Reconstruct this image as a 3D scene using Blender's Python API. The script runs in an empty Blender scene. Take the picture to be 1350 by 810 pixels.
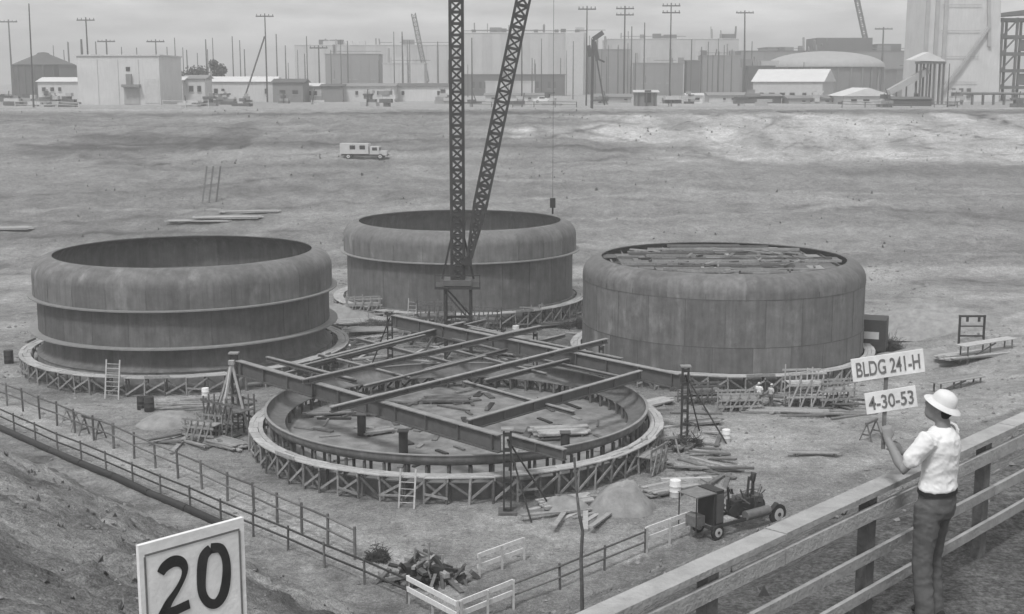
import bpy, bmesh, math, random
from mathutils import Vector, Matrix, noise
random.seed(7)
R = math.radians
scene = bpy.context.scene
COL = scene.collection

# ---------------------------------------------------------------- camera
FPX, PITCH, CAMH = 1734.2, 0.17, 21.55          # focal length in px of a 1350 px wide picture
cam_d = bpy.data.cameras.new('camera'); cam = bpy.data.objects.new('camera', cam_d); COL.objects.link(cam)
cam_d.sensor_width = 36.0; cam_d.lens = 36.0 * FPX / 1350.0
cam_d.clip_start = 0.1; cam_d.clip_end = 6000
cam.location = (0, 0, CAMH); cam.rotation_euler = (math.pi / 2 - PITCH, 0, 0)
scene.camera = cam

# ---------------------------------------------------------------- sky, sun, exposure
SUN_AZ, SUN_EL = R(205), R(57)                  # compass angle of the sun (0 = +Y, clockwise), height
world = bpy.data.worlds.new('World'); scene.world = world; world.use_nodes = True
nt = world.node_tree; N = nt.nodes; LK = nt.links
for n in list(N): N.remove(n)
out = N.new('ShaderNodeOutputWorld'); bg = N.new('ShaderNodeBackground')
sky = N.new('ShaderNodeTexSky'); sky.sky_type = 'NISHITA'; sky.sun_disc = False
sky.sun_elevation = SUN_EL; sky.sun_rotation = SUN_AZ
sky.air_density = 1.0; sky.dust_density = 3.0; sky.ozone_density = 1.0
bw = N.new('ShaderNodeRGBToBW'); LK.new(sky.outputs[0], bw.inputs[0])
tc = N.new('ShaderNodeTexCoord'); mp = N.new('ShaderNodeMapping'); mp.inputs['Scale'].default_value = (2.0, 2.0, 11.0)
LK.new(tc.outputs['Generated'], mp.inputs[0])
cn = N.new('ShaderNodeTexNoise'); cn.inputs['Scale'].default_value = 3.4; cn.inputs['Detail'].default_value = 8; cn.inputs['Roughness'].default_value = 0.6
LK.new(mp.outputs[0], cn.inputs['Vector'])
cr = N.new('ShaderNodeMapRange'); cr.inputs[1].default_value = 0.34; cr.inputs[2].default_value = 0.66; cr.inputs[3].default_value = 3.0; cr.inputs[4].default_value = 6.3
LK.new(cn.outputs['Fac'], cr.inputs[0])
cm = N.new('ShaderNodeMix'); cm.data_type = 'FLOAT'; cm.inputs[0].default_value = 0.85   # a high, even layer of cloud
LK.new(bw.outputs[0], cm.inputs[2]); LK.new(cr.outputs[0], cm.inputs[3])
LK.new(cm.outputs[0], bg.inputs[0]); bg.inputs[1].default_value = 0.1
LK.new(bg.outputs[0], out.inputs[0])
sun_d = bpy.data.lights.new('sun', 'SUN'); sun = bpy.data.objects.new('sun', sun_d); COL.objects.link(sun)
sun_d.energy = 1.5; sun_d.angle = R(10); sun_d.color = (1, 1, 1)
sdir = Vector((math.sin(SUN_AZ) * math.cos(SUN_EL), math.cos(SUN_AZ) * math.cos(SUN_EL), math.sin(SUN_EL)))
sun.rotation_euler = sdir.to_track_quat('Z', 'Y').to_euler(); sun.location = (0, -40, 80)
scene.view_settings.view_transform = 'Standard'; scene.view_settings.look = 'None'
scene.view_settings.gamma = 1.0; scene.view_settings.use_curve_mapping = False
scene.view_settings.exposure = 0.85
scene.render.engine = 'CYCLES'

# ---------------------------------------------------------------- pixel -> direction helpers (1350 x 810 photograph)
_c, _s = math.cos(PITCH), math.sin(PITCH)
def ray(px, py):
    a = (px - 675) / FPX; b = (405 - py) / FPX
    return Vector((a, _c + _s * b, -_s + _c * b))
CP = Vector((0, 0, CAMH))
def onz(px, py, z):
    r = ray(px, py); return CP + r * ((z - CAMH) / r.z)
def ony(px, py, Y):
    r = ray(px, py); return CP + r * (Y / r.y)
def onplane(px, py, p, n):
    r = ray(px, py); p = Vector(p); n = Vector(n); return CP + r * ((p - CP).dot(n) / r.dot(n))

# ---------------------------------------------------------------- materials (all greys: the photograph is black and white)
def mat(name, base, rough=0.8, var=0.25, scale=2.0, bump=0.25, objvar=0.12, streak=0.0, bscale=None, spec=0.3, patch=0.0):
    m = bpy.data.materials.new(name); m.use_nodes = True
    nt = m.node_tree; N = nt.nodes; L = nt.links
    b = N['Principled BSDF']; b.inputs['Roughness'].default_value = rough
    b.inputs['Specular IOR Level'].default_value = spec
    geo = N.new('ShaderNodeNewGeometry')
    nz = N.new('ShaderNodeTexNoise'); nz.inputs['Scale'].default_value = scale; nz.inputs['Detail'].default_value = 7; nz.inputs['Roughness'].default_value = 0.65
    L.new(geo.outputs['Position'], nz.inputs['Vector'])
    mr = N.new('ShaderNodeMapRange'); mr.inputs[1].default_value = 0.28; mr.inputs[2].default_value = 0.72
    mr.inputs[3].default_value = 1 - var; mr.inputs[4].default_value = 1 + var
    L.new(nz.outputs['Fac'], mr.inputs[0])
    oi = N.new('ShaderNodeObjectInfo')
    mo = N.new('ShaderNodeMapRange'); mo.inputs[3].default_value = 1 - objvar; mo.inputs[4].default_value = 1 + objvar
    L.new(oi.outputs['Random'], mo.inputs[0])
    mu = N.new('ShaderNodeMath'); mu.operation = 'MULTIPLY'; L.new(mr.outputs[0], mu.inputs[0]); L.new(mo.outputs[0], mu.inputs[1])
    last = mu
    if streak:
        mpn = N.new('ShaderNodeMapping'); mpn.inputs['Scale'].default_value = (1, 1, 0.12); L.new(geo.outputs['Position'], mpn.inputs[0])
        n2 = N.new('ShaderNodeTexNoise'); n2.inputs['Scale'].default_value = 2.6; n2.inputs['Detail'].default_value = 8; n2.inputs['Roughness'].default_value = 0.7
        L.new(mpn.outputs[0], n2.inputs['Vector'])
        m2 = N.new('ShaderNodeMapRange'); m2.inputs[1].default_value = 0.3; m2.inputs[2].default_value = 0.7; m2.inputs[3].default_value = 1 - streak; m2.inputs[4].default_value = 1 + streak
        L.new(n2.outputs['Fac'], m2.inputs[0])
        mm = N.new('ShaderNodeMath'); mm.operation = 'MULTIPLY'; L.new(last.outputs[0], mm.inputs[0]); L.new(m2.outputs[0], mm.inputs[1]); last = mm
    if patch:
        n4 = N.new('ShaderNodeTexNoise'); n4.inputs['Scale'].default_value = 0.55; n4.inputs['Detail'].default_value = 6; n4.inputs['Roughness'].default_value = 0.6
        mp4 = N.new('ShaderNodeMapping'); mp4.inputs['Scale'].default_value = (1, 1, 0.6); L.new(geo.outputs['Position'], mp4.inputs[0]); L.new(mp4.outputs[0], n4.inputs['Vector'])
        m4 = N.new('ShaderNodeMapRange'); m4.inputs[1].default_value = 0.58; m4.inputs[2].default_value = 0.70; m4.inputs[3].default_value = 1; m4.inputs[4].default_value = 1 + patch; L.new(n4.outputs['Fac'], m4.inputs[0])
        mm4 = N.new('ShaderNodeMath'); mm4.operation = 'MULTIPLY'; L.new(last.outputs[0], mm4.inputs[0]); L.new(m4.outputs[0], mm4.inputs[1]); last = mm4
    fin = N.new('ShaderNodeMath'); fin.operation = 'MULTIPLY'; fin.inputs[1].default_value = base; fin.use_clamp = True
    L.new(last.outputs[0], fin.inputs[0]); L.new(fin.outputs[0], b.inputs['Base Color'])
    if bump:
        n3 = N.new('ShaderNodeTexNoise'); n3.inputs['Scale'].default_value = bscale or scale * 6; n3.inputs['Detail'].default_value = 5
        L.new(geo.outputs['Position'], n3.inputs['Vector'])
        bp = N.new('ShaderNodeBump'); bp.inputs['Strength'].default_value = bump; bp.inputs['Distance'].default_value = 0.05
        L.new(n3.outputs['Fac'], bp.inputs['Height']); L.new(bp.outputs[0], b.inputs['Normal'])
    return m
M = {}
M['steel'] = mat('tank_steel', 0.135, 0.62, 0.26, 1.1, 0.2, 0.17, streak=0.3, patch=0.55)
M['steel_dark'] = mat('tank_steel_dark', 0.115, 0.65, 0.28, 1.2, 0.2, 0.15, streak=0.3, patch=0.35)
M['steel_lip_lit'] = mat('tank_lip_steel_lit', 0.24, 0.55, 0.2, 2, 0.1, 0.1)  # tank steel brightened: the lit look of the lips is in the colour
M['plate_floor'] = mat('floor_plate_steel', 0.10, 0.6, 0.4, 0.6, 0.2, 0.15)
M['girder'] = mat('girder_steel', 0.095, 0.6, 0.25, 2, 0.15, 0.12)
M['girder_lit'] = mat('girder_steel_lit', 0.24, 0.55, 0.3, 2, 0.15, 0.15)  # girder steel made paler: light caught on top faces put into its colour
M['dark'] = mat('dark_metal', 0.035, 0.55, 0.3, 4, 0.15, 0.2)
M['mid_metal'] = mat('grey_metal', 0.14, 0.5, 0.3, 4, 0.15, 0.15)
M['wood'] = mat('weathered_timber', 0.27, 0.85, 0.3, 5, 0.35, 0.22)
M['wood_light'] = mat('new_timber', 0.40, 0.85, 0.22, 5, 0.3, 0.15)
M['wood_dark'] = mat('old_timber', 0.13, 0.9, 0.35, 5, 0.35, 0.3)
M['rail_wood'] = mat('rail_timber', 0.33, 0.85, 0.22, 6, 0.35, 0.12)
M['white'] = mat('white_paint', 0.70, 0.65, 0.16, 7, 0.08, 0.04)
M['offwhite'] = mat('pale_paint', 0.48, 0.7, 0.12, 1.5, 0.08, 0.06)
M['paint_black'] = mat('black_paint', 0.035, 0.6, 0.35, 9, 0.05, 0.05)
M['paint_grey'] = mat('grey_paint', 0.16, 0.6, 0.25, 9, 0.05, 0.05)
M['concrete'] = mat('concrete', 0.34, 0.85, 0.12, 0.5, 0.12, 0.05, streak=0.08)
M['concrete_pale'] = mat('pale_concrete', 0.52, 0.85, 0.1, 0.25, 0.1, 0.05, streak=0.10)
M['concrete_floor'] = mat('slab_concrete', 0.19, 0.9, 0.5, 0.9, 0.5, 0.08)
M['bld_mid'] = mat('grey_cladding', 0.20, 0.8, 0.12, 0.2, 0.1, 0.07, streak=0.1)
M['bld_dark'] = mat('dark_cladding', 0.10, 0.8, 0.2, 0.3, 0.1, 0.1)
M['bld_pale'] = mat('pale_cladding', 0.46, 0.75, 0.1, 0.2, 0.08, 0.10, streak=0.08)
M['roof_pale'] = mat('pale_roof_metal', 0.58, 0.55, 0.08, 0.5, 0.05, 0.05)
M['glass'] = mat('dark_window_glass', 0.03, 0.15, 0.2, 1, 0.0, 0.2, spec=0.5)
M['rubber'] = mat('tyre_rubber', 0.03, 0.85, 0.2, 6, 0.1, 0.1)
M['skin'] = mat('skin', 0.22, 0.6, 0.08, 12, 0.05, 0.02)
M['shirt'] = mat('white_shirt_cloth', 0.72, 0.9, 0.06, 9, 0.06, 0.03, bscale=60)
M['weld'] = mat('weld_bead', 0.085, 0.6, 0.3, 4, 0.2, 0.2)
M['stone'] = mat('loose_stone', 0.23, 0.95, 0.4, 1.5, 0.0, 0.1)
M['leather'] = mat('belt_leather', 0.03, 0.5, 0.2, 9, 0.1, 0.1)
M['trousers'] = mat('grey_trouser_cloth', 0.11, 0.9, 0.15, 9, 0.08, 0.1, bscale=60)
M['hat'] = mat('white_hat_shell', 0.6, 0.5, 0.1, 9, 0.05, 0.02)
M['leaf'] = mat('dark_foliage', 0.07, 0.8, 0.3, 1, 0.0, 0.1)
M['bark'] = mat('bark', 0.09, 0.9, 0.3, 3, 0.3, 0.1)
M['pole'] = mat('creosoted_pole', 0.075, 0.9, 0.2, 2, 0.1, 0.2)
M['sand'] = mat('sand_heap', 0.255, 0.95, 0.3, 1.6, 0.6, 0.05, bscale=7)
M['brush'] = mat('dead_brush', 0.07, 0.9, 0.4, 3, 0.0, 0.4)
M['scrub'] = mat('dead_weeds', 0.19, 0.9, 0.4, 1.2, 0.0, 0.1)
M['rope'] = mat('wire_rope', 0.05, 0.7, 0.1, 3, 0.0, 0.1)

# ---------------------------------------------------------------- object helpers
FR = [Matrix.Identity(4)]
PW = {}
def frame(m=None): FR[0] = m if m is not None else Matrix.Identity(4)
def xf(loc, rz=0.0): return Matrix.Translation(Vector(loc)) @ Matrix.Rotation(rz, 4, 'Z')
def tag(o, label=None, cat=None, group=None, kind=None):
    if label: o['label'] = label
    if cat: o['category'] = cat
    if group: o['group'] = group
    if kind: o['kind'] = kind
    return o
def place(o, W, parent=None):
    COL.objects.link(o)
    if parent is not None:
        o.parent = parent; o.matrix_parent_inverse = PW[parent].inverted()
    o.matrix_basis = W; PW[o] = W
    return o
def thing(name, label, cat, loc=(0, 0, 0), rz=0.0, group=None):
    o = bpy.data.objects.new(name, None); o.empty_display_size = 0.3
    place(o, xf(loc, rz)); tag(o, label, cat, group)
    return o
_cache = {}
def cube(m):
    k = ('cube', m)
    if k not in _cache:
        me = bpy.data.meshes.new('box'); v = [(x, y, z) for x in (-.5, .5) for y in (-.5, .5) for z in (-.5, .5)]
        me.from_pydata(v, [], [(0, 1, 3, 2), (4, 6, 7, 5), (0, 4, 5, 1), (2, 3, 7, 6), (0, 2, 6, 4), (1, 5, 7, 3)])
        me.materials.append(M[m]); _cache[k] = me
    return _cache[k]
def cyl(m, n, taper=1.0):
    k = ('cyl', m, n, taper)
    if k not in _cache:
        me = bpy.data.meshes.new('rod'); v = []; f = []
        for i in range(n):
            a = 2 * math.pi * i / n
            v += [(math.cos(a), math.sin(a), -.5), (math.cos(a) * taper, math.sin(a) * taper, .5)]
        for i in range(n):
            j = (i + 1) % n; f.append((2 * i, 2 * j, 2 * j + 1, 2 * i + 1))
        f.append(tuple(2 * i for i in reversed(range(n)))); f.append(tuple(2 * i + 1 for i in range(n)))
        me.from_pydata(v, [], f); me.materials.append(M[m])
        for p in me.polygons[:n]: p.use_smooth = True
        _cache[k] = me
    return _cache[k]
def axes(p0, p1, up=(0, 0, 1), flip=False):
    p0 = Vector(p0); p1 = Vector(p1); d = p1 - p0; L = d.length; d = d / max(L, 1e-6)
    up = Vector(up)
    if abs(d.dot(up)) > 0.98: up = Vector((0, 1, 0)) if abs(d.y) < .9 else Vector((1, 0, 0))
    s = d.cross(up).normalized(); u = s.cross(d).normalized()
    return d, s, u, L, (p0 + p1) / 2
def beam(name, p0, p1, w, hgt, m, parent=None, up=(0, 0, 1)):
    d, s, u, L, c = axes(p0, p1, up)
    W = Matrix(((d.x * L, s.x * w, u.x * hgt, c.x), (d.y * L, s.y * w, u.y * hgt, c.y), (d.z * L, s.z * w, u.z * hgt, c.z), (0, 0, 0, 1)))
    return place(bpy.data.objects.new(name, cube(m)), FR[0] @ W, parent)
def rod(name, p0, p1, r, m, parent=None, n=8, taper=1.0):
    d, s, u, L, c = axes(p0, p1)
    W = Matrix(((s.x * r, u.x * r, d.x * L, c.x), (s.y * r, u.y * r, d.y * L, c.y), (s.z * r, u.z * r, d.z * L, c.z), (0, 0, 0, 1)))
    return place(bpy.data.objects.new(name, cyl(m, n, taper)), FR[0] @ W, parent)
def block(name, c, size, m, parent=None, rz=0.0):
    W = xf(c, rz) @ Matrix.Diagonal((size[0], size[1], size[2], 1))
    return place(bpy.data.objects.new(name, cube(m)), FR[0] @ W, parent)
def meshobj(name, verts, faces, m, parent=None, smooth=False, W=None):
    me = bpy.data.meshes.new(name); me.from_pydata([tuple(v) for v in verts], [], faces); me.materials.append(M[m] if isinstance(m, str) else m)
    if smooth:
        for p in me.polygons: p.use_smooth = True
    return place(bpy.data.objects.new(name, me), FR[0] @ (W or Matrix.Identity(4)), parent)
def share(name, me, W, parent=None): return place(bpy.data.objects.new(name, me), FR[0] @ W, parent)
def copy_tree(o, W, parent=None, oldW=None):
    """copy a thing with its parts and sub-parts, moved so that the root's matrix is W"""
    c = o.copy(); COL.objects.link(c)
    if parent is None:
        c.matrix_basis = W; PW[c] = W
    else:
        c.parent = parent
    for ch in [q for q in ALLCH.get(o, o.children)]: copy_tree(ch, W, c)
    return c
ALLCH = {}
def lathe_mesh(name, prof, m, n=96, a0=0.0, a1=2 * math.pi, closed_prof=False, smooth=True):
    full = abs(a1 - a0 - 2 * math.pi) < 1e-6
    v = []; f = []; k = len(prof); cols = n if full else n + 1
    for i in range(cols):
        a = a0 + (a1 - a0) * i / n
        for r, z in prof: v.append((r * math.cos(a), r * math.sin(a), z))
    for i in range(n):
        j = (i + 1) % cols
        for q in range(k if closed_prof else k - 1):
            w = (q + 1) % k
            f.append((i * k + q, j * k + q, j * k + w, i * k + w))
    if closed_prof and not full:
        f.append(tuple(range(k))); f.append(tuple(n * k + q for q in reversed(range(k))))
    me = bpy.data.meshes.new(name); me.from_pydata(v, [], f); me.materials.append(M[m])
    bm = bmesh.new(); bm.from_mesh(me); bmesh.ops.recalc_face_normals(bm, faces=bm.faces); bm.to_mesh(me); bm.free()
    if smooth:
        for p in me.polygons: p.use_smooth = True
        me.set_sharp_from_angle(angle=R(40))
    return me
def sstep(a, b, x):
    t = min(1, max(0, (x - a) / (b - a))); return t * t * (3 - 2 * t)

# ---------------------------------------------------------------- ground
XC, YC = -2.10, 49.6                            # near corner of the excavation, its sides run at 45 degrees
T9 = (-25.82, 102.99); T10 = (-5.13, 129.4); T11 = (-3.31, 77.49); T12 = (17.29, 107.14)
FARP = [(138, -3), (150, 0), (162, 1.5), (178, 4.2), (200, 8.3), (225, 12.6), (240, 15.2), (252, 16.3), (5000, 16.4)]
def pl(P, t):
    if t <= P[0][0]: return P[0][1]
    for (a, u), (b, w) in zip(P, P[1:]):
        if t <= b: return u + (w - u) * (t - a) / (b - a)
    return P[-1][1]
def cuv(x, y): return ((x - XC) + (y - YC)) / 1.41421356, (-(x - XC) + (y - YC)) / 1.41421356
def h0(x, y):
    cu, cv = cuv(x, y); m = max(-cu, -cv)
    d12 = math.hypot(x - T12[0], y - T12[1]); fl = -1.35 * (1 - sstep(15, 27, d12))
    d9 = math.hypot(x - T9[0], y - T9[1]); fl += -0.4 * (1 - sstep(13, 20, d9))
    g = 17.35 - 0.95 * sstep(90, 240, y)
    near = min(g, (m - 1.6) * 0.60)
    ye = y + 5 * math.sin(x * 0.021 + 1) + 0.0004 * x * x
    far = min(pl(FARP, ye), g)
    return max(fl, near, far)
def hn(x, y):
    z = h0(x, y); cu, cv = cuv(x, y); m = max(-cu, -cv)
    if m > 30.5 and y < 60: return z + 0.03 * noise.noise((x * 1.2, y * 1.2, 0))
    a = 0.07; big = 0.0
    if 1.5 < m < 32:
        e = sstep(1.5, 6, m) * (1 - sstep(27, 30.5, m))
        lft = sstep(-6, 6, -(cu - cv))         # the left bank is far lumpier than the right one
        a = 0.07 + e * (0.10 + 0.17 * lft); big = e * (0.22 + 0.38 * lft)
    if y > 150: a = 0.18; big = 0.5 * sstep(150, 175, y) * (1 - sstep(236, 252, y))
    v = Vector((x, y, z * 0.5))
    n = a * noise.fractal(v * 0.7, 0.55, 2.2, 6) + big * 0.9 * noise.fractal(v * 0.16 + Vector((9, 3, 1)), 1.0, 2.0, 3)
    return z + n
def hit(px, py, dz=0.0):
    r = ray(px, py); t = 5.0
    while t < 900:
        p = CP + r * t
        if p.z - dz <= h0(p.x, p.y) + 2.0 and p.z - dz <= hn(p.x, p.y): return p
        t += 0.25 if t < 150 else 1.0
    return CP + r * 400
def lines(segs):
    o = []
    for a, b, s in segs:
        n = max(1, int(round((b - a) / s))); o += [a + (b - a) * i / n for i in range(n)]
    return o + [segs[-1][1]]
gx = lines([(-1500, -600, 150), (-600, -170, 40), (-170, -110, 4), (-110, -60, 1.3), (-60, -24, 0.55), (-24, 14, 0.25), (14, 60, 0.55), (60, 110, 1.3), (110, 170, 4), (170, 600, 40), (600, 1500, 150)])
gy = lines([(-120, -20, 12), (-20, 2, 2), (2, 10, 0.5), (10, 50, 0.25), (50, 100, 0.5), (100, 160, 1.0), (160, 265, 0.9), (265, 600, 25), (600, 2000, 200)])
def tone(x, y, z):
    """albedo of the bare soil: trodden sand, clay, damp clay, weeds"""
    cu, cv = cuv(x, y); m = max(-cu, -cv)
    v = Vector((x, y, 0))
    t = 0.27 + 0.05 * noise.fractal(v * 0.07, 1.0, 2.0, 4)
    if m <= 0 and y < 150:
        t = 0.29 + 0.075 * noise.fractal(v * 0.11 + Vector((3, 8, 0)), 0.6, 2.2, 6)
        t -= 0.06 * (1 - sstep(0, .05, abs(noise.noise(Vector((x * .05 + y * .02, y * .13 - x * .05, 4))))))
        d = (cu if cu < cv else cv)
        if 0.6 < d < 5.5 and cu < cv: t += 0.085 * sstep(0.6, 1.2, d) * (1 - sstep(3.5, 5.5, d))     # trodden path inside the rail
        if cv < 16 and cu > 10: t += 0.045 + .05 * noise.fractal(v * .25, .6, 2.1, 4)
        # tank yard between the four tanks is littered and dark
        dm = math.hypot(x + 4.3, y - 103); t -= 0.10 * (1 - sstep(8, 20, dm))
    elif m > 0 and y < 120:
        lft = sstep(-6, 6, -(cu - cv))
        t = 0.265 + .012 * lft + (0.05 + 0.10 * lft) * noise.fractal(v * 0.17 + Vector((1, 1, 5)), 0.55, 2.2, 6)
    if y > 150:
        st = noise.fractal(Vector((x * 0.012, y * 0.11, 0)), 0.9, 2.0, 5)
        t = 0.235 + 0.06 * st + .03 * noise.fractal(v * .22, .5, 2.2, 4)
        r = sstep(0, 40, x + 8 * st * 6) * sstep(196, 206, y) * (1 - sstep(236, 246, y))   # scraped pale face on the right
        t += r * (0.10 + 0.10 * noise.fractal(Vector((x * 0.16, y * 0.05, 2)), 0.7, 2.2, 4))
        gl = abs(noise.noise(Vector((x * .05 + y * .06, y * .03 - x * .02, 7)))); t -= r * .14 * (1 - sstep(0, .035, gl)); gl = abs(noise.noise(Vector((x * .06 - y * .07, y * .03 + x * .02, 17)))); t -= r * .10 * (1 - sstep(0, .03, gl))
        t -= 0.05 * (1 - sstep(0, .03, abs(noise.noise(Vector((x * .012, y * .055, 3)))))); t += 0.05 * (1 - sstep(0, .03, abs(noise.noise(Vector((x * .010, y * .05, 13))))))
        q = math.hypot((x + 64) / 16, (y - 216) / 11) + 0.5 * noise.fractal(v * 0.12, .5, 2.2, 4)
        t -= 0.06 * (1 - sstep(0.75, 1.05, q))                                   # dark weed patch on the left
        q = math.hypot((x + 47) / 5, (y - 222) / 14) + 0.3 * noise.noise(v * 0.2); t -= 0.05 * (1 - sstep(0.7, 1.0, q))
        if y > 250: t = 0.30 + 0.05 * st
        t -= 0.06 * math.exp(-((y - 243 + 3 * st) / 3.0) ** 2)
    return max(0.07, (t - 0.24) * 1.45 + 0.228)
gv = []; gt = []
for y in gy:
    for x in gx:
        z = hn(x, y) if y < 270 and abs(x) < 620 else h0(x, y)
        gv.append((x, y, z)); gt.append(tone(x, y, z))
nx = len(gx)
gf = [(j * nx + i, j * nx + i + 1, (j + 1) * nx + i + 1, (j + 1) * nx + i) for j in range(len(gy) - 1) for i in range(nx - 1)]
gm = bpy.data.materials.new('bare_soil'); gm.use_nodes = True
nt = gm.node_tree; N = nt.nodes; L = nt.links; b = N['Principled BSDF']; b.inputs['Roughness'].default_value = 0.95; b.inputs['Specular IOR Level'].default_value = 0.15
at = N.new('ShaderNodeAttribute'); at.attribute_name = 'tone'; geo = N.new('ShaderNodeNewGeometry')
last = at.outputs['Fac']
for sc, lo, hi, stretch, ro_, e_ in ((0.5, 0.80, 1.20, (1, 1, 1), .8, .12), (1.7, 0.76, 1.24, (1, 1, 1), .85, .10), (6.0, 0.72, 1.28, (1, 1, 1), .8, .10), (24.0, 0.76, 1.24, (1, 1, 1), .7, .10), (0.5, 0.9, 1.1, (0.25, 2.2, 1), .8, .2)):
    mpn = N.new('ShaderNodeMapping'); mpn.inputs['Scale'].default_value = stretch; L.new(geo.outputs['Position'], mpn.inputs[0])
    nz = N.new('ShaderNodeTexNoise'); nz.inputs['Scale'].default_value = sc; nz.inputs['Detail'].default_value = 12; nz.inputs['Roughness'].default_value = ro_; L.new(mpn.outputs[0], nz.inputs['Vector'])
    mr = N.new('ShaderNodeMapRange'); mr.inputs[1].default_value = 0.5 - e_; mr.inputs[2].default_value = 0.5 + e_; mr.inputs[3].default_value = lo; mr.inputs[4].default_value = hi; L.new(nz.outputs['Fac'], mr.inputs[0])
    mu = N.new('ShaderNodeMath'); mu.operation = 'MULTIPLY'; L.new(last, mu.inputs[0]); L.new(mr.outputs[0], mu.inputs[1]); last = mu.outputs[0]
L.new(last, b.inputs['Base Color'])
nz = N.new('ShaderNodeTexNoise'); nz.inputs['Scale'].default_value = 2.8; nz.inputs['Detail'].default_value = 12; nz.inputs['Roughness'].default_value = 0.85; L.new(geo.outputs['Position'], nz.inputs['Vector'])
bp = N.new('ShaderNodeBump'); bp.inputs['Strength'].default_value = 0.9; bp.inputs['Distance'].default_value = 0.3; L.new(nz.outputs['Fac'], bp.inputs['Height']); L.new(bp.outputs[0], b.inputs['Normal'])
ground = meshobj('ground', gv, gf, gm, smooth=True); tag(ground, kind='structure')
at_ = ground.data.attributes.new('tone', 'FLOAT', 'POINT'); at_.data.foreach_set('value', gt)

# ---------------------------------------------------------------- tanks
RT, RO = 11.45, 9.92
def knuckle_profile(zt, zlow, r=RT, ro=RO, kn=1.35, th=0.05):
    o = [(r, zlow)]
    for i in range(9):
        a = math.pi / 2 * i / 8; o.append((ro + (r - ro) * math.cos(a), zt - kn + kn * math.sin(a)))
    o.append((ro, zt + 0.02))
    inn = [(ro, zt - th)]
    for i in range(8, -1, -1):
        a = math.pi / 2 * i / 8; inn.append((ro + (r - ro - th) * math.cos(a), zt - kn + (kn - th) * math.sin(a)))
    inn.append((r - th, zlow))
    return o + inn
def ring_plates(name, prof, m, parent, n=24, sub=5, off=0.0):
    me = lathe_mesh(name, prof, m, n=sub, a0=0, a1=2 * math.pi / n, closed_prof=True)
    for i in range(n):
        s = 1 + random.uniform(-0.0006, 0.0006)
        share(name, me, Matrix.Rotation(2 * math.pi * (i + off) / n, 4, 'Z') @ Matrix.Diagonal((s, s, 1, 1)), parent)
def seams(z0, z1, r, n, off, parent):
    for i in range(n):
        a = 2 * math.pi * (i + off) / n
        beam('weld_seam', (r * math.cos(a), r * math.sin(a), z0), (r * math.cos(a), r * math.sin(a), z1), .03, .035, 'weld', parent, up=(math.cos(a), math.sin(a), 0))
def ring(name, prof, m, parent, n=120): return share(name, lathe_mesh(name, prof, m, n=n, closed_prof=True), Matrix.Identity(4), parent)
def wall(z0, z1, r, th=0.05): return [(r, z0), (r, z1), (r - th, z1), (r - th, z0)]
def lip(z, r0, r1, t): return [(r0, z), (r1, z), (r1, z + t), (r0, z + t)]

t = thing('steel_tank', 'open steel tank on the left with two projecting ring lips around its wall', 'tank', (T9[0], T9[1], 0)); frame(PW[t])
ring_plates('knuckle_plate', knuckle_profile(8.42, 5.55, 11.47), 'steel', t)
seams(5.6, 7.0, 11.47, 24, 0, t); seams(2.86, 5.45, 11.18, 24, .5, t)
ring('flange', lip(5.47, 10.9, 11.85, 0.10), 'steel_lip_lit', t)
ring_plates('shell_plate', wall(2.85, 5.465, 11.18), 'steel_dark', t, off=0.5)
ring('flange', lip(2.75, 10.8, 11.85, 0.10), 'steel_lip_lit', t)
ring_plates('base_plate', [(10.85, 2.745), (10.85, 1.6), (11.0, 1.3), (11.4, 1.08), (11.4, 1.03), (10.95, 1.2), (10.8, 1.6), (10.8, 2.745)], 'steel_dark', t)
share('tank_floor', lathe_mesh('tank_floor', [(0.01, 1.0), (11.0, 1.0)], 'plate_floor', 96), Matrix.Identity(4), t)

t = thing('steel_tank', 'open steel tank at the back behind the derrick, one ring lip halfway up', 'tank', (T10[0], T10[1], 0)); frame(PW[t])
ring_plates('knuckle_plate', knuckle_profile(8.1, 5.3, 11.45), 'steel', t)
seams(5.35, 6.7, 11.45, 24, 0, t); seams(.9, 5.2, 11.12, 24, .5, t)
ring('flange', lip(5.22, 10.9, 11.78, 0.10), 'steel_lip_lit', t)
ring_plates('shell_plate', wall(0.85, 5.215, 11.12), 'steel_dark', t, off=0.5)
share('tank_floor', lathe_mesh('tank_floor', [(0.01, 0.86), (11.2, 0.86)], 'plate_floor', 96), Matrix.Identity(4), t)

t = thing('steel_tank', 'smooth-sided steel tank on the right, its top closed by a boarded deck', 'tank', (T12[0], T12[1], 0)); frame(PW[t]); T12o = t
ring_plates('knuckle_plate', knuckle_profile(7.35, 5.6, 11.45), 'steel', t)
ring_plates('shell_plate', wall(2.0, 5.6, 11.44), 'steel', t, off=0.5)
ring_plates('shell_plate', wall(0.05, 2.0, 11.46), 'steel', t, off=0.2)
seams(5.65, 6.0, 11.45, 24, 0, t); seams(2.02, 5.58, 11.44, 24, .5, t); seams(.06, 1.98, 11.46, 24, .2, t)
ring('girth_weld', lip(1.985, 11.40, 11.475, .035), 'weld', t); ring('girth_weld', lip(5.585, 11.40, 11.465, .03), 'weld', t)
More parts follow.
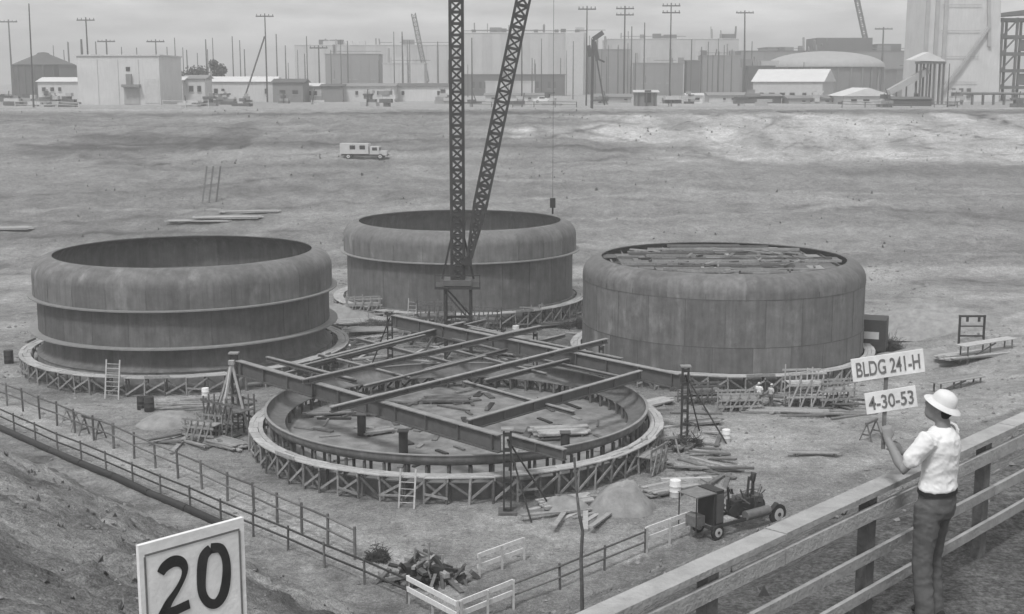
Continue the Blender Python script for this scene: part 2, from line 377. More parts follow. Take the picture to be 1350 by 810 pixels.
# boarded formwork deck just inside the top opening
fp = cube('wood')
me_wd = cube('wood_dark'); me_wl = cube('wood_light')
for i in range(-8, 8):
    for j in range(-4, 5):
        x = (i + .5) * 1.22; y = j * 2.3 + (0.6 if i % 2 else 0)
        if math.hypot(abs(x) + .6, abs(y) + 1.1) > 10.5: continue
        if random.random() < 0.25: continue
        me = random.choice((fp, me_wd, me_wd, me_wd, me_wd))
        share('form_panel', me, xf((x, y, 7.05 + random.uniform(-.05, .06)), random.uniform(-.05, .05)) @ Matrix.Diagonal((1.16, 2.22, .06, 1)), t)
for i in range(-7, 8):
    x = i * 1.3; hl = math.sqrt(max(0, 10.6 ** 2 - x * x))
    beam('joist', (x, -hl, 6.85), (x, hl, 6.85), 0.14, 0.26, 'wood_dark', t)
for k in range(-6, 7):
    x = k * 1.5 + random.uniform(-.3, .3); hl = math.sqrt(max(0, 9.7 ** 2 - x * x)); e0, e1 = random.uniform(.55, 1), random.uniform(.55, 1)
    beam('roof_beam', (-hl * e0, x, 7.17 + random.uniform(-.05, .08)), (hl * e1, x + random.uniform(-.4, .4), 7.17 + random.uniform(-.05, .08)), .16, .2, random.choice(('girder', 'girder_lit', 'wood_dark', 'wood')), t)
for k in range(70):
    a = random.uniform(0, 6.28); rr = 7.9 * math.sqrt(random.random()); aa = random.uniform(0, 3.14); c = Vector((rr * math.cos(a), rr * math.sin(a), 7.14))
    d = Vector((math.cos(aa), math.sin(aa), 0)) * random.uniform(.4, 1.6); c.z += random.uniform(0, .12)
    beam('timber', c - d, c + d, random.uniform(.1, .4), 0.12, random.choice(('wood', 'wood_dark', 'wood_dark', 'wood_dark', 'dark')), t)
share('closure_plate', lathe_mesh('closure_plate', [(0.01, 6.2), (11.3, 6.2)], 'bld_dark', 64), Matrix.Identity(4), t)

t = thing('tank_base_ring', 'low dish-edged steel ring of the unfinished tank in front, set on stub posts', 'tank ring', (T11[0], T11[1], 0)); frame(PW[t])
kp = [(11.45, 2.35)]
for i in range(9):
    a = math.pi / 2 * i / 8; kp.append((10.3 + 1.15 * math.cos(a), 2.15 - 0.55 * math.sin(a)))
inn = [(10.3, 1.65)]
for i in range(7, -1, -1):
    a = math.pi / 2 * i / 8; inn.append((10.3 + 1.09 * math.cos(a), 2.15 - 0.50 * math.sin(a)))
inn.append((11.39, 2.35))
ring_plates('knuckle_plate', kp + inn, 'steel', t)
ring('rim_strip', lip(2.36, 11.36, 11.52, 0.05), 'steel_lip_lit', t)
for i in range(60):
    a = 2 * math.pi * i / 60
    for rr in (10.42, 11.1):
        zt = 1.59 if rr < 10.5 else 1.72
        rod('stub_post', (rr * math.cos(a), rr * math.sin(a), 0.2), (rr * math.cos(a), rr * math.sin(a), zt), 0.09, 'wood_dark', t, 6)
share('slab', lathe_mesh('slab', [(0.01, 0.85), (11.5, 0.85), (11.5, -0.6)], 'concrete_floor', 96), Matrix.Identity(4), t)
frame()
for (nm, tt, zb, hz) in (('t9', T9, 1.0, -.6), ('t10', T10, 0.83, -.4), ('t12', T12, 0.03, -1.7)):
    o = share('foundation_slab', lathe_mesh('foundation_slab', [(0.01, zb), (11.35, zb), (11.35, hz - .6)], 'concrete_floor', 96), xf((tt[0], tt[1], 0)))
    tag(o, {'t9': 'round concrete slab under the left tank with two lips', 't10': 'round concrete slab under the back tank behind the derrick', 't12': 'round concrete slab under the smooth tank on the right'}[nm], 'slab', 'tank foundation slabs')

# ---------------------------------------------------------------- plank walkways on trestles around the tanks
def platform(label, c, zd, ri, ro, n, mw='wood_light'):
    t = thing('trestle_walkway', label, 'walkway', (c[0], c[1], 0), 0, 'plank walkways around the tanks'); frame(PW[t])
    def pt(r, k, z): a = 2 * math.pi * k / n; return Vector((r * math.cos(a), r * math.sin(a), z))
    w3 = (ro - ri) / 3
    for k in range(n):
        for q in range(3):
            r = ri + w3 * (q + .5) + random.uniform(-.02, .02)
            beam('deck_plank', pt(r, k - .02, zd + random.uniform(-.02, .02)), pt(r, k + 1.03, zd + random.uniform(-.02, .03)), w3 * .94, 0.06, mw, t)
        for r in (ri + .12, ro - .1):
            p = pt(r, k, 0); g = hn(c[0] + p.x, c[1] + p.y) - 0.1
            j_ = random.uniform(-.12, .12); rod('trestle_post', (p.x + j_, p.y + random.uniform(-.08, .08), g), (p.x + j_ * .3, p.y, zd - .04), random.uniform(.055, .085), random.choice(('wood', 'wood', 'wood_dark')), t, 6)
        p = pt(ro - .1, k, 0); q = pt(ro - .1, k + 1, 0)
        g = hn(c[0] + p.x, c[1] + p.y) + .08
        if random.random() < .85: beam('brace', (p.x, p.y, g + random.uniform(0, .3)), (q.x, q.y, zd - random.uniform(.1, .4)), 0.06, 0.12, 'wood', t)
        if random.random() < .8: beam('brace', (p.x * .995, p.y * .995, zd - random.uniform(.1, .35)), (q.x * .995, q.y * .995, g + random.uniform(0, .3)), 0.06, 0.12, 'wood_dark', t)
        if random.random() < .35: beam('low_rail', (p.x * 1.004, p.y * 1.004, g + random.uniform(.2, .6)), (q.x * 1.004, q.y * 1.004, g + random.uniform(.2, .6)), 0.05, 0.12, 'wood', t)
        if random.random() < .12: beam('kick_board', pt(ro + .03, k, zd + .1), pt(ro + .03, k + random.uniform(.8, 1.6), zd + .12), 0.04, 0.2, 'wood', t)
        beam('ledger', pt(ri + .1, k, zd - .14), pt(ro, k, zd - .14), 0.08, 0.16, 'wood', t)
    frame(); return t
platform('ring of pale planks on trestles around the unfinished low tank ring', T11, 1.45, 11.62, 12.45, 64)
platform('plank walkway on trestles around the foot of the left tank with two lips', T9, 0.95, 11.85, 12.75, 56)
platform('plank walkway on trestles around the foot of the back tank behind the derrick', T10, 0.75, 11.6, 12.6, 56)
platform('plank walkway on trestles around the foot of the smooth right-hand tank', T12, 0.05, 11.6, 12.45, 56)

# ---------------------------------------------------------------- lifting frame over the low ring
def girder(label, p0, p1, dep, wid, ztop, group='girders over the low tank ring', stiff=True):
    p0 = Vector(p0); p1 = Vector(p1); a = Vector((p0.x, p0.y, 0)); b2 = Vector((p1.x, p1.y, 0))
    t = thing('girder', label, 'girder', (a.x, a.y, ztop - dep), 0, group)
    up = lambda v, z: Vector((v.x, v.y, z))
    beam('top_flange', up(a, ztop - .03), up(b2, ztop - .03), wid, .06, 'girder_lit', t)
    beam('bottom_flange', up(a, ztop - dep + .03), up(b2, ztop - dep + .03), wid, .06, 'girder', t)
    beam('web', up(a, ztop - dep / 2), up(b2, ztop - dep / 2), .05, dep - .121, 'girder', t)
    if stiff:
        L = (b2 - a).length; k = max(2, int(L / 2.6))
        for i in range(k + 1):
            p = a + (b2 - a) * (0.02 + .96 * i / k)
            d = (b2 - a).normalized() * .03
            beam('stiffener', up(p - d, ztop - dep / 2), up(p + d, ztop - dep / 2), wid * .9, dep - .13, 'girder', t)
    return t
g1a, g1b = onz(314, 475, 4.0), onz(660, 573, 4.0)
g2a, g2b = onz(518, 415, 4.0), onz(897, 493, 4.0)
girder('deep girder along the near left side of the low ring, post to post', g1a, g1b, 0.95, 0.42, 4.0)
girder('deep girder along the far right side of the low ring, ending at the right post', g2a, g2b, 0.95, 0.42, 4.0)
girder('cross girder over the left part of the low ring running up to the right', onz(399, 500, 4.4), onz(713, 429, 4.4), 0.34, 0.26, 4.4)
girder('long cross girder over the middle of the low ring running up to the right', onz(436, 536, 4.4), onz(800, 446, 4.4), 0.34, 0.26, 4.4)
girder('short deep cross girder over the right part of the low ring', onz(617, 553, 3.9), onz(845, 488, 3.9), 0.62, 0.3, 3.9)
girder('thin beam slung between the two right-hand cross girders', onz(612, 502, 3.55), onz(757, 542, 3.55), 0.24, 0.2, 3.55, stiff=False)
girder('short girder stub beyond the front post pointing right', onz(672, 572, 3.6), onz(745, 592, 3.6), 0.6, 0.3, 3.6)
girder('girder at the back of the lifting frame below the derrick', onz(430, 470, 3.6), onz(612, 424, 3.6), 0.4, 0.3, 3.6)
girder('outer girder behind the low ring, parallel to the far right one', onz(620, 432, 3.6), onz(820, 472, 3.6), 0.5, 0.3, 3.6)
girder('small beam lying across the frame near the left post', onz(352, 470, 3.7), onz(470, 500, 3.7), 0.3, 0.25, 3.7, stiff=False)
girder('beam crossing behind the low ring towards the right-hand tank', onz(640, 500, 3.5), onz(760, 470, 3.5), 0.3, 0.25, 3.5, stiff=False)
for i, (a, b2, z, dp) in enumerate((((470, 462), (640, 421), 3.3, .28), ((500, 478), (690, 433), 3.4, .26), ((545, 432), (660, 461), 3.2, .26), ((470, 445), (600, 478), 3.2, .24), ((600, 425), (735, 455), 3.2, .24), ((560, 486), (745, 440), 3.3, .26), ((700, 470), (830, 498), 3.3, .24), ((690, 448), (790, 470), 3.2, .24), ((395, 482), (560, 441), 3.5, .22), ((372, 492), (520, 452), 3.3, .2), ((420, 466), (540, 497), 3.4, .2), ((580, 456), (720, 492), 3.4, .2), ((480, 508), (640, 468), 3.5, .2), ((740, 520), (850, 486), 3.4, .2))):
    girder(('thin rear beam nearest the left tank, rising to the right', 'second thin rear beam rising to the right, below the derrick', 'thin rear beam falling to the right at the derrick foot', 'thin rear beam falling to the right near the left tank', 'thin rear beam falling to the right before the back tank', 'third thin rear beam rising to the right, behind the low ring', 'thin beam falling to the right beside the right jack post', 'thin rear beam falling to the right towards the right tank', 'thin beam rising to the right beside the pale sheet stack', 'thin beam rising to the right next to the left jack post', 'thin beam falling to the right beside the pale sheet stack', 'thin beam falling to the right over the back edge of the low ring', 'thin beam rising to the right over the back left of the low ring', 'thin beam rising to the right over the right edge of the low ring')[i], onz(*a, z), onz(*b2, z), dp, .2, z, 'thin beams at the rear of the lifting frame', stiff=False)
def derrick_post(label, p, top, stays, m='dark', w=0.42):
    g = hn(p.x, p.y) - .1
    t = thing('jack_post', label, 'post', (p.x, p.y, g), 0, 'posts carrying the girders')
    for sx in (-1, 1):
        beam('channel', (p.x + sx * w * .42, p.y, g), (p.x + sx * w * .42, p.y, top), .09, w, m, t, up=(0, 1, 0))
    n = 6
    for i in range(n):
        z = g + .3 + (top - g - .5) * i / (n - 1)
        block('batten', (p.x, p.y - w * .5, z), (w * .8, .04, .2), m, t)
    block('cap_plate', (p.x, p.y, top + .04), (w * 1.5, w * 1.4, .08), 'girder_lit', t)
    block('base_plate', (p.x, p.y, g + .1), (w * 2.2, w * 2.2, .3), 'wood_dark', t)
    for (dx, dy) in stays:
        q = hn(p.x + dx, p.y + dy)
        rod('stay', (p.x, p.y, top - .5), (p.x + dx, p.y + dy, q), .05, m, t, 6)
    return t
dg = (g1b - g1a).normalized(); dg2 = (g2b - g2a).normalized()
derrick_post('dark jack post in front of the low ring under the deep near girder', g1b + dg * .5, 4.35, ((2.2, .8), (1.2, -1.5)))
derrick_post('jack post left of the low ring with a pale timber tripod beside it', g1a - dg * .5, 4.35, ((-1.5, -.9), (.9, -1.3)))
derrick_post('jack post right of the low ring with a long diagonal stay', g2b + dg2 * .4, 4.5, ((2.4, -1.2), (1.2, 1.8)))
derrick_post('jack post at the back of the low ring near the derrick', g2a - dg2 * .4, 4.2, ((-1.6, 1.0),))
derrick_post('short jack post under the far end of the long cross girder', onz(800, 446, 4.4) + Vector((-.4, -.4, 0)), 3.98, (), w=.3)
derrick_post('short jack post under the far end of the left cross girder', onz(713, 429, 4.4) + Vector((-.4, -.4, 0)), 3.98, (), w=.3)
for lab, px, py, hh in (('dark stub column inside the low ring, leftmost of three', 477, 575, 1.3), ('dark stub column standing at the near edge inside the low ring', 532, 603, 1.5), ('dark stub column at the right inside the low ring', 745, 598, 1.2)):
    p = onz(px, py, 0.84)
    t = thing('stub_column', lab, 'column', p, 0, 'stub columns inside the low ring'); frame(PW[t])
    rod('shaft', (0, 0, 0), (0, 0, hh), .26, 'dark', t, 12); block('cap_plate', (0, 0, hh + .03), (.62, .62, .06), 'girder', t); block('foot_plate', (0, 0, .03), (.8, .8, .06), 'girder', t)
    frame()
# ---------------------------------------------------------------- derrick
def lattice(pfx, parent, base, tip, w, bays, cm='dark', taper0=1.0, taper1=1.0, dense=False, cw=.2, lw=.12):
    base = Vector(base); tip = Vector(tip); d, s, u, L, c = axes(base, tip, (0, 1, 0))
    def wd(tt):
        e = 1.0
        if taper0 < 1 and tt < .14: e = taper0 + (1 - taper0) * tt / .14
        if taper1 < 1 and tt > .86: e = taper1 + (1 - taper1) * (1 - tt) / .14
        return w * e / 2
    def cor(tt, i):
        q = wd(tt); return base + d * (L * tt) + s * (q if i in (0, 3) else -q) + u * (q if i in (0, 1) else -q)
    cuts = [0] + ([.14] if taper0 < 1 else []) + ([.86] if taper1 < 1 else []) + [1]
    for i in range(4):
        for a, b2 in zip(cuts, cuts[1:]): beam('chord', cor(a, i), cor(b2, i), cw, cw, cm, parent)
    for k in range(bays):
        a, b2 = k / bays, (k + 1) / bays
        for i in range(4):
            j = (i + 1) % 4
            beam('lacing_bar', cor(a, i if k % 2 else j), cor(b2, j if k % 2 else i), lw, lw, cm, parent)
            if dense and i in (0, 2): beam('lacing_bar', cor(a, j if k % 2 else i), cor(b2, i if k % 2 else j), lw, lw, cm, parent)
        for i in (0, 2): beam('batten', cor(a, i), cor(a, (i + 1) % 4), lw, lw * 1.6, cm, parent)
DB = Vector((-4.28, 103.2, 0)); gz = hn(DB.x, DB.y)
t = thing('derrick', 'tall lattice derrick with upright mast and slanting boom between the four tanks', 'derrick', (DB.x, DB.y, gz))
for sx in (-1, 1):
    for sy in (-1, 1):
        beam('tower_leg', (DB.x + sx * 1.0, DB.y + sy * 1.0, gz - .2), (DB.x + sx * 1.0, DB.y + sy * 1.0, 5.4), .2, .2, 'dark', t)
    beam('tower_brace', (DB.x + sx, DB.y - 1, gz + .3), (DB.x + sx, DB.y + 1, 5.2), .1, .12, 'dark', t)
for sy in (-1, 1):
    beam('tower_brace', (DB.x - 1, DB.y + sy, gz + .3), (DB.x + 1, DB.y + sy, 2.8), .1, .12, 'dark', t)
    beam('tower_brace', (DB.x + 1, DB.y + sy, 2.9), (DB.x - 1, DB.y + sy, 5.2), .1, .12, 'dark', t)
    beam('tower_brace', (DB.x - 1, DB.y + sy, 2.85), (DB.x + 1, DB.y + sy, 2.85), .12, .14, 'dark', t)
block('platform', (DB.x, DB.y, 5.55), (3.6, 2.6, .2), 'dark', t)
for sx in (-1, 1):
    beam('outrigger', (DB.x + sx * 1.0, DB.y, 3.2), (DB.x + sx * 3.2, DB.y - 1.2, gz), .14, .16, 'wood_dark', t)
    beam('tower_brace', (DB.x + sx, DB.y + 1, gz + .3), (DB.x + sx, DB.y - 1, 5.2), .1, .12, 'dark', t)
    beam('hand_rail', (DB.x + sx * 1.75, DB.y - 1.25, 5.6), (DB.x + sx * 1.75, DB.y - 1.25, 6.6), .07, .07, 'dark', t)
beam('hand_rail', (DB.x - 1.75, DB.y - 1.25, 6.55), (DB.x + 1.75, DB.y - 1.25, 6.55), .06, .08, 'dark', t)
block('turntable', (DB.x, DB.y, 5.9), (2.2, 2.2, .4), 'girder', t)
for sx in (-1, 1):
    beam('knee_brace', (DB.x + sx * 1.25, DB.y, 6.1), (DB.x + sx * .45, DB.y, 9.6), .16, .16, 'dark', t)
lattice('mast', t, (DB.x, DB.y, 6.1), (DB.x, DB.y, 44), 0.95, 44, dense=True)
BT = Vector((3.17, DB.y - .8, 38.5)); BB = Vector((-3.35, DB.y - .8, 7.9))
lattice('boom', t, BB, BT, 0.98, 38, taper0=.3, taper1=.3, dense=True)
block('boom_hinge', (-3.45, DB.y - .7, 7.6), (.6, .7, .7), 'dark', t)
beam('hinge_bracket', (DB.x + .3, DB.y - .6, 7.5), (-3.4, DB.y - .7, 7.5), .3, .4, 'dark', t)
rod('boom_sheave', (BT.x - .1, BT.y - .25, BT.z), (BT.x - .1, BT.y + .25, BT.z), .4, 'dark', t, 12)
for dx in (0,): rod('load_line', (BT.x + dx, BT.y, BT.z), (BT.x + dx, BT.y, 12.5), .016, 'rope', t, 5)
hb = block('hook_block', (BT.x, BT.y, 12.2), (.42, .3, .75), 'dark', t)
rod('hook', (BT.x, BT.y, 11.9), (BT.x, BT.y, 11.35), .07, 'dark', t, 6)
for dx in (-.1, .1): rod('topping_line', (DB.x + dx, DB.y - .4, 43.8), (BT.x + dx, BT.y, BT.z), .022, 'rope', t, 5)

# ---------------------------------------------------------------- guard rails along the foot of the near banks
def guard(label, pts, hgt, rails, step, m, group, rr=.05, post='wood_dark', pr=.055):
    p0 = pts[0]; t = thing('guard_rail', label, 'railing', (p0[0], p0[1], hn(p0[0], p0[1])), 0, group)
    for a, b2 in zip(pts, pts[1:]):
        a = Vector((a[0], a[1], 0)); b2 = Vector((b2[0], b2[1], 0)); L = (b2 - a).length; n = max(1, int(round(L / step)))
        P = []
        for i in range(n + 1):
            q = a + (b2 - a) * i / n; q.z = hn(q.x, q.y)
            P.append(q)
        for i, q in enumerate(P):
            tl = random.uniform(-.05, .05)
            rod('post', q - Vector((0, 0, .25)), q + Vector((tl, 0, hgt + .08)), pr, post, t, 6)
        for i in range(n):
            for z in rails: rod('rail', P[i] + Vector((0, 0, z)), P[i + 1] + Vector((0, 0, z)), rr, m, t, 6)
    return t
C0 = tuple(onz(602, 797, 1.15)[:2]); CL = tuple(onz(536, 761, 1.15)[:2]); CR = tuple(onz(676, 768, 1.15)[:2]); CE0 = tuple(onz(851, 698, 1.15)[:2]); CE1 = tuple(onz(911, 676, 1.15)[:2])
LE = tuple((onz(0, 540, 1.1) + Vector((-9, 9.2, 0)))[:2])
guard('long dark pipe railing at the foot of the left bank, outer one of two', [CL, tuple(onz(250, 644, 1.1)[:2]), LE], 1.15, (1.1, .62), 3.0, 'dark', 'pipe railings', .05)
guard('thin railing at the foot of the right bank between the white boards', [CR, CE0], 1.1, (1.05, .55), 2.6, 'wood_dark', 'pipe railings', .045)
guard('inner railing between the sandy path and the left-hand tank', [tuple(onz(468, 738, 0)[:2]), tuple(onz(335, 676, 0)[:2]), tuple(onz(150, 592, 0)[:2]), tuple((onz(0, 533, 0) + Vector((-8, 8.5, 0)))[:2])], 1.5, (1.42, .8), 2.5, 'wood_dark', 'pipe railings', .05, pr=.07)
def board_rail(label, a, b2, h1=1.15, h2=.68, dz=.22):
    a = Vector((a[0], a[1], hn(a[0], a[1]))); b2 = Vector((b2[0], b2[1], hn(b2[0], b2[1])))
    t = thing('white_barrier', label, 'barrier', a, 0, 'white board barriers')
    for z in (h1, h2): beam('board', a + Vector((0, 0, z)), b2 + Vector((0, 0, z)), .05, dz, 'white', t)
    d = (b2 - a).normalized() * .05
    sd = Vector((d.y, -d.x, 0)).normalized() * .075
    for f in (0.01, .5, .99):
        p = a + (b2 - a) * f + (sd if True else 0)
        beam('post', p - Vector((0, 0, .25)), p + Vector((0, 0, h1 + .1)), .1, .1, 'wood_light', t)
    return t
board_rail('white two-board barrier at the near corner of the pit, left-hand wing', C0, CL)
board_rail('white two-board barrier at the near corner of the pit, right-hand wing', (C0[0] + .1, C0[1] + .1), CR)
board_rail('white two-board barrier in front of the engine trailer', CE0, CE1)
a = onz(630, 762, 0); b2 = onz(690, 738, 0)
board_rail('low white board barrier beside the dark brush heap', a[:2], b2[:2], 1.0, .5, .2)
# large pipe lying along the foot of the left bank
a = onz(300, 690, 0.3); b2 = onz(-70, 532, 0.3)
n = 9
t = thing('steel_pipe', 'dark steel pipe lying along the outer railing at the foot of the left bank', 'pipe', a)
for i in range(n):
    p = a + (b2 - a) * (i / n); q = a + (b2 - a) * ((i + .985) / n)
    p.z = hn(p.x, p.y) + .16; q.z = hn(q.x, q.y) + .16
    rod('pipe_length', p, q, .2, 'dark', t, 12)

# ---------------------------------------------------------------- timber rail fence on the rim, beside the person
F0 = onz(800, 810, 18.42); F1 = onz(1350, 556, 18.42); F0.z = F1.z = 0.0; fd = (F1 - F0).normalized(); fn = Vector((fd.y, -fd.x, 0))   # fn points to the camera side
GR = 17.35
t = thing('rail_fence', 'weathered timber rail fence along the rim of the pit in front of the person', 'fence', (F0.x, F0.y, GR))
def fp_(s, z, o=0.0): return F0 + fd * s + fn * o + Vector((0, 0, z))
def s_at(px):                                   # where the picture column meets the fence line
    r = ray(px, 500); k = r.x / r.y
    return (k * F0.y - F0.x) / (fd.x - k * fd.y)
posts = [-4.6, -2.4, s_at(940), s_at(1152), s_at(1303), s_at(1303) + 2.3, s_at(1303) + 4.6, s_at(1303) + 6.9, s_at(1303) + 9.2, s_at(1303) + 11.5]
for s in posts: beam('post', fp_(s, GR - .5), fp_(s, GR + 1.06), .09, .12, 'wood_dark', t, up=fd)
cuts = [-6.5, s_at(1030), s_at(1152) + 2.6, s_at(1303) + 4.6, s_at(1303) + 14]
for i, (a, b2) in enumerate(zip(cuts, cuts[1:])):
    beam('cap_rail', fp_(a, GR + 1.085 + .004 * i), fp_(b2 - .01, GR + 1.085 + .006 * i), .17, .045, 'rail_wood', t)
    beam('top_board', fp_(a, GR + .945, .075), fp_(b2 - .012, GR + .945, .075), .035, .11, 'rail_wood', t)
    beam('middle_rail', fp_(a - .4, GR + .60, .07), fp_(b2 - .415, GR + .60, .07), .035, .085, 'rail_wood', t)
    beam('bottom_rail', fp_(a + .3, GR + .30, .07), fp_(b2 + .285, GR + .30, .07), .035, .085, 'rail_wood', t)

# ---------------------------------------------------------------- the sign with the number 20
sp = F0 + fd * s_at(255) + fn * .22
nrm = Vector((1, -1, 0)).normalized(); sdir_ = Vector((1, 1, 0)).normalized()
def sg(px, py, o=0.0): return onplane(px, py, sp, nrm) + nrm * o
tl, tr = sg(184, 720), sg(323, 684); ztop = (tl.z + tr.z) / 2
wS = (tr - tl).dot(sdir_); botz = ztop - wS * 1.22
t = thing('number_sign', 'white board sign with a hand-painted black 20 on the rim fence', 'sign', (sp.x, sp.y, GR))
cS = Vector(((tl.x + tr.x) / 2, (tl.y + tr.y) / 2, 0)); hS = sdir_ * wS / 2
def board(name, c, hw, z0, z1, th, m, parent, off):
    return beam(name, c - hw + nrm * off + Vector((0, 0, (z0 + z1) / 2)), c + hw + nrm * off + Vector((0, 0, (z0 + z1) / 2)), th, z1 - z0, m, parent)
board('panel', cS, hS, botz, ztop, .02, 'white', t, -.02)
e = .022
for (z0, z1) in ((ztop - e - .028, ztop - e - .02), (botz + e + .02, botz + e + .028)): board('border_line', cS, hS * .9, z0, z1, .003, 'paint_grey', t, -.0085)
for sgn in (-1, 1): board('border_line', cS + hS * .9 * sgn, sdir_ * .004, botz + e + .03, ztop - e - .03, .003, 'paint_grey', t, -.0085)
beam('post', cS - nrm * .08 + Vector((0, 0, GR - .5)), cS - nrm * .08 + Vector((0, 0, ztop - .1)), .09, .09, 'wood', t)
def stroke(pts, w, name, parent, m, off=-.0085):
    """flat brush stroke laid on the sign face; pts are picture points on that face"""
    P = [sg(x, y) for x, y in pts]; W = [w] * len(P) if not isinstance(w, (list, tuple)) else w
    L = [((p - cS).dot(sdir_), p.z) for p in P]; v = []; f = []
    for i, (a, z) in enumerate(L):
        q0 = L[max(0, i - 1)]; q1 = L[min(len(L) - 1, i + 1)]; dx, dz = q1[0] - q0[0], q1[1] - q0[1]; l = math.hypot(dx, dz) or 1
        for sgn in (-1, 1):
            v.append(cS + sdir_ * (a - dz / l * W[i] / 2 * sgn) + Vector((0, 0, z + dx / l * W[i] / 2 * sgn)) + nrm * off)
    k = len(v); v += [p + nrm * .002 for p in v]
    for i in range(len(L) - 1):
        f.append((2 * i, 2 * i + 1, 2 * i + 3, 2 * i + 2)); f.append((k + 2 * i, k + 2 * i + 2, k + 2 * i + 3, k + 2 * i + 1))
        f.append((2 * i, 2 * i + 2, k + 2 * i + 2, k + 2 * i)); f.append((2 * i + 1, k + 2 * i + 1, k + 2 * i + 3, 2 * i + 3))
    return meshobj(name, v, f, m, parent)
def spline(P, n=8):
    o = []
    for i in range(len(P) - 1):
        p0, p1, p2, p3 = P[max(0, i - 1)], P[i], P[i + 1], P[min(len(P) - 1, i + 2)]
        for k in range(n):
            u = k / n
            o.append(tuple(0.5 * (2 * p1[j] + (p2[j] - p0[j]) * u + (2 * p0[j] - 5 * p1[j] + 4 * p2[j] - p3[j]) * u * u + (3 * p1[j] - p0[j] - 3 * p2[j] + p3[j]) * u ** 3) for j in (0, 1)))
    return o + [P[-1]]
px2 = spline([(213, 757), (219, 748), (230, 741), (240, 742), (245, 750), (243, 762), (235, 778), (224, 795), (216, 812)])
wb = wS * .085
stroke(px2, [wb * (.85 + .3 * math.sin(i / 9)) for i in range(len(px2))], 'numeral_two', t, 'paint_black')
stroke([(213, 812), (232, 806), (251, 797)], wb * .95, 'numeral_two', t, 'paint_black', -.0075)
px0 = spline([(279, 724), (270, 735), (267, 758), (268, 782), (276, 795), (287, 796), (296, 783), (300, 760), (299, 738), (292, 724), (279, 724)])
stroke(px0, [wb * (1.0 + .12 * math.sin(i / 6)) for i in range(len(px0))], 'numeral_zero', t, 'paint_black')

# ---------------------------------------------------------------- people
def loft(bm, rings, n=14):
    """rings: (centre, side radius, depth radius, side axis, depth axis); caps both ends"""
    prev = None
    for (c, a, b2, sx, sy) in rings:
        cur = [bm.verts.new(Vector(c) + sx * (a * math.cos(2 * math.pi * i / n)) + sy * (b2 * math.sin(2 * math.pi * i / n))) for i in range(n)]
        if prev:
            for i in range(n): bm.faces.new((prev[i], prev[(i + 1) % n], cur[(i + 1) % n], cur[i]))
        else: bm.faces.new(list(reversed(cur)))
        prev = cur
    bm.faces.new(prev)
X_, Y_, Z_ = Vector((1, 0, 0)), Vector((0, 1, 0)), Vector((0, 0, 1))
def limb(bm, pts, n=12):
    """pts: (point, radius) or (point, ra, rb); round cross-sections across the path"""
    rr = []
    for i, p in enumerate(pts):
        a = Vector(pts[max(0, i - 1)][0]); b2 = Vector(pts[min(len(pts) - 1, i + 1)][0]); d = (b2 - a).normalized()
        ref = X_ if abs(d.x) < .85 else Y_
        sx = (ref - d * ref.dot(d)).normalized(); sy = d.cross(sx)
        rr.append((p[0], p[1], p[2] if len(p) > 2 else p[1], sx, sy))
    # rounded ends
    def cap(r, nxt, sgn):
        d = (Vector(r[0]) - Vector(nxt[0])).normalized(); m_ = min(r[1], r[2])
        return [(Vector(r[0]) + d * m_ * .75, r[1] * .55, r[2] * .55, r[3], r[4])]
    rr = cap(rr[0], rr[1], -1) + rr + cap(rr[-1], rr[-2], 1)
    loft(bm, rr, n)
TMP = bpy.data.scenes.new('workbench')
def remesh(bm, vox, smooth=4, jitter=0.0):
    bmesh.ops.recalc_face_normals(bm, faces=bm.faces)
    me = bpy.data.meshes.new('tmp'); bm.to_mesh(me); bm.free()
    o = bpy.data.objects.new('tmp', me); TMP.collection.objects.link(o)
    r = o.modifiers.new('r', 'REMESH'); r.mode = 'VOXEL'; r.voxel_size = vox
    s = o.modifiers.new('s', 'SMOOTH'); s.iterations = smooth; s.factor = .5
    TMP.view_layers[0].update(); dg_ = TMP.view_layers[0].depsgraph; dg_.update()
    res = bpy.data.meshes.new_from_object(o.evaluated_get(dg_))
    bpy.data.objects.remove(o); bpy.data.meshes.remove(me)
    for p in res.polygons: p.use_smooth = True
    if jitter:
        for v in res.vertices:
            q = v.co; w = .6 * noise.noise(Vector((q.x * 6 + q.z * 4, q.y * 6, q.z * 9))) + .8 * (.5 - 2.4 * abs(noise.noise(Vector((q.x * 8 - q.z * 9, q.y * 8 + q.z * 3, q.z * 8 + q.x * 6))))) + .35 * (.5 - 2.4 * abs(noise.noise(Vector((q.x * 19 + q.z * 15, q.y * 19, q.z * 21)))))
            v.co = q + v.normal * (w * jitter)
    return res
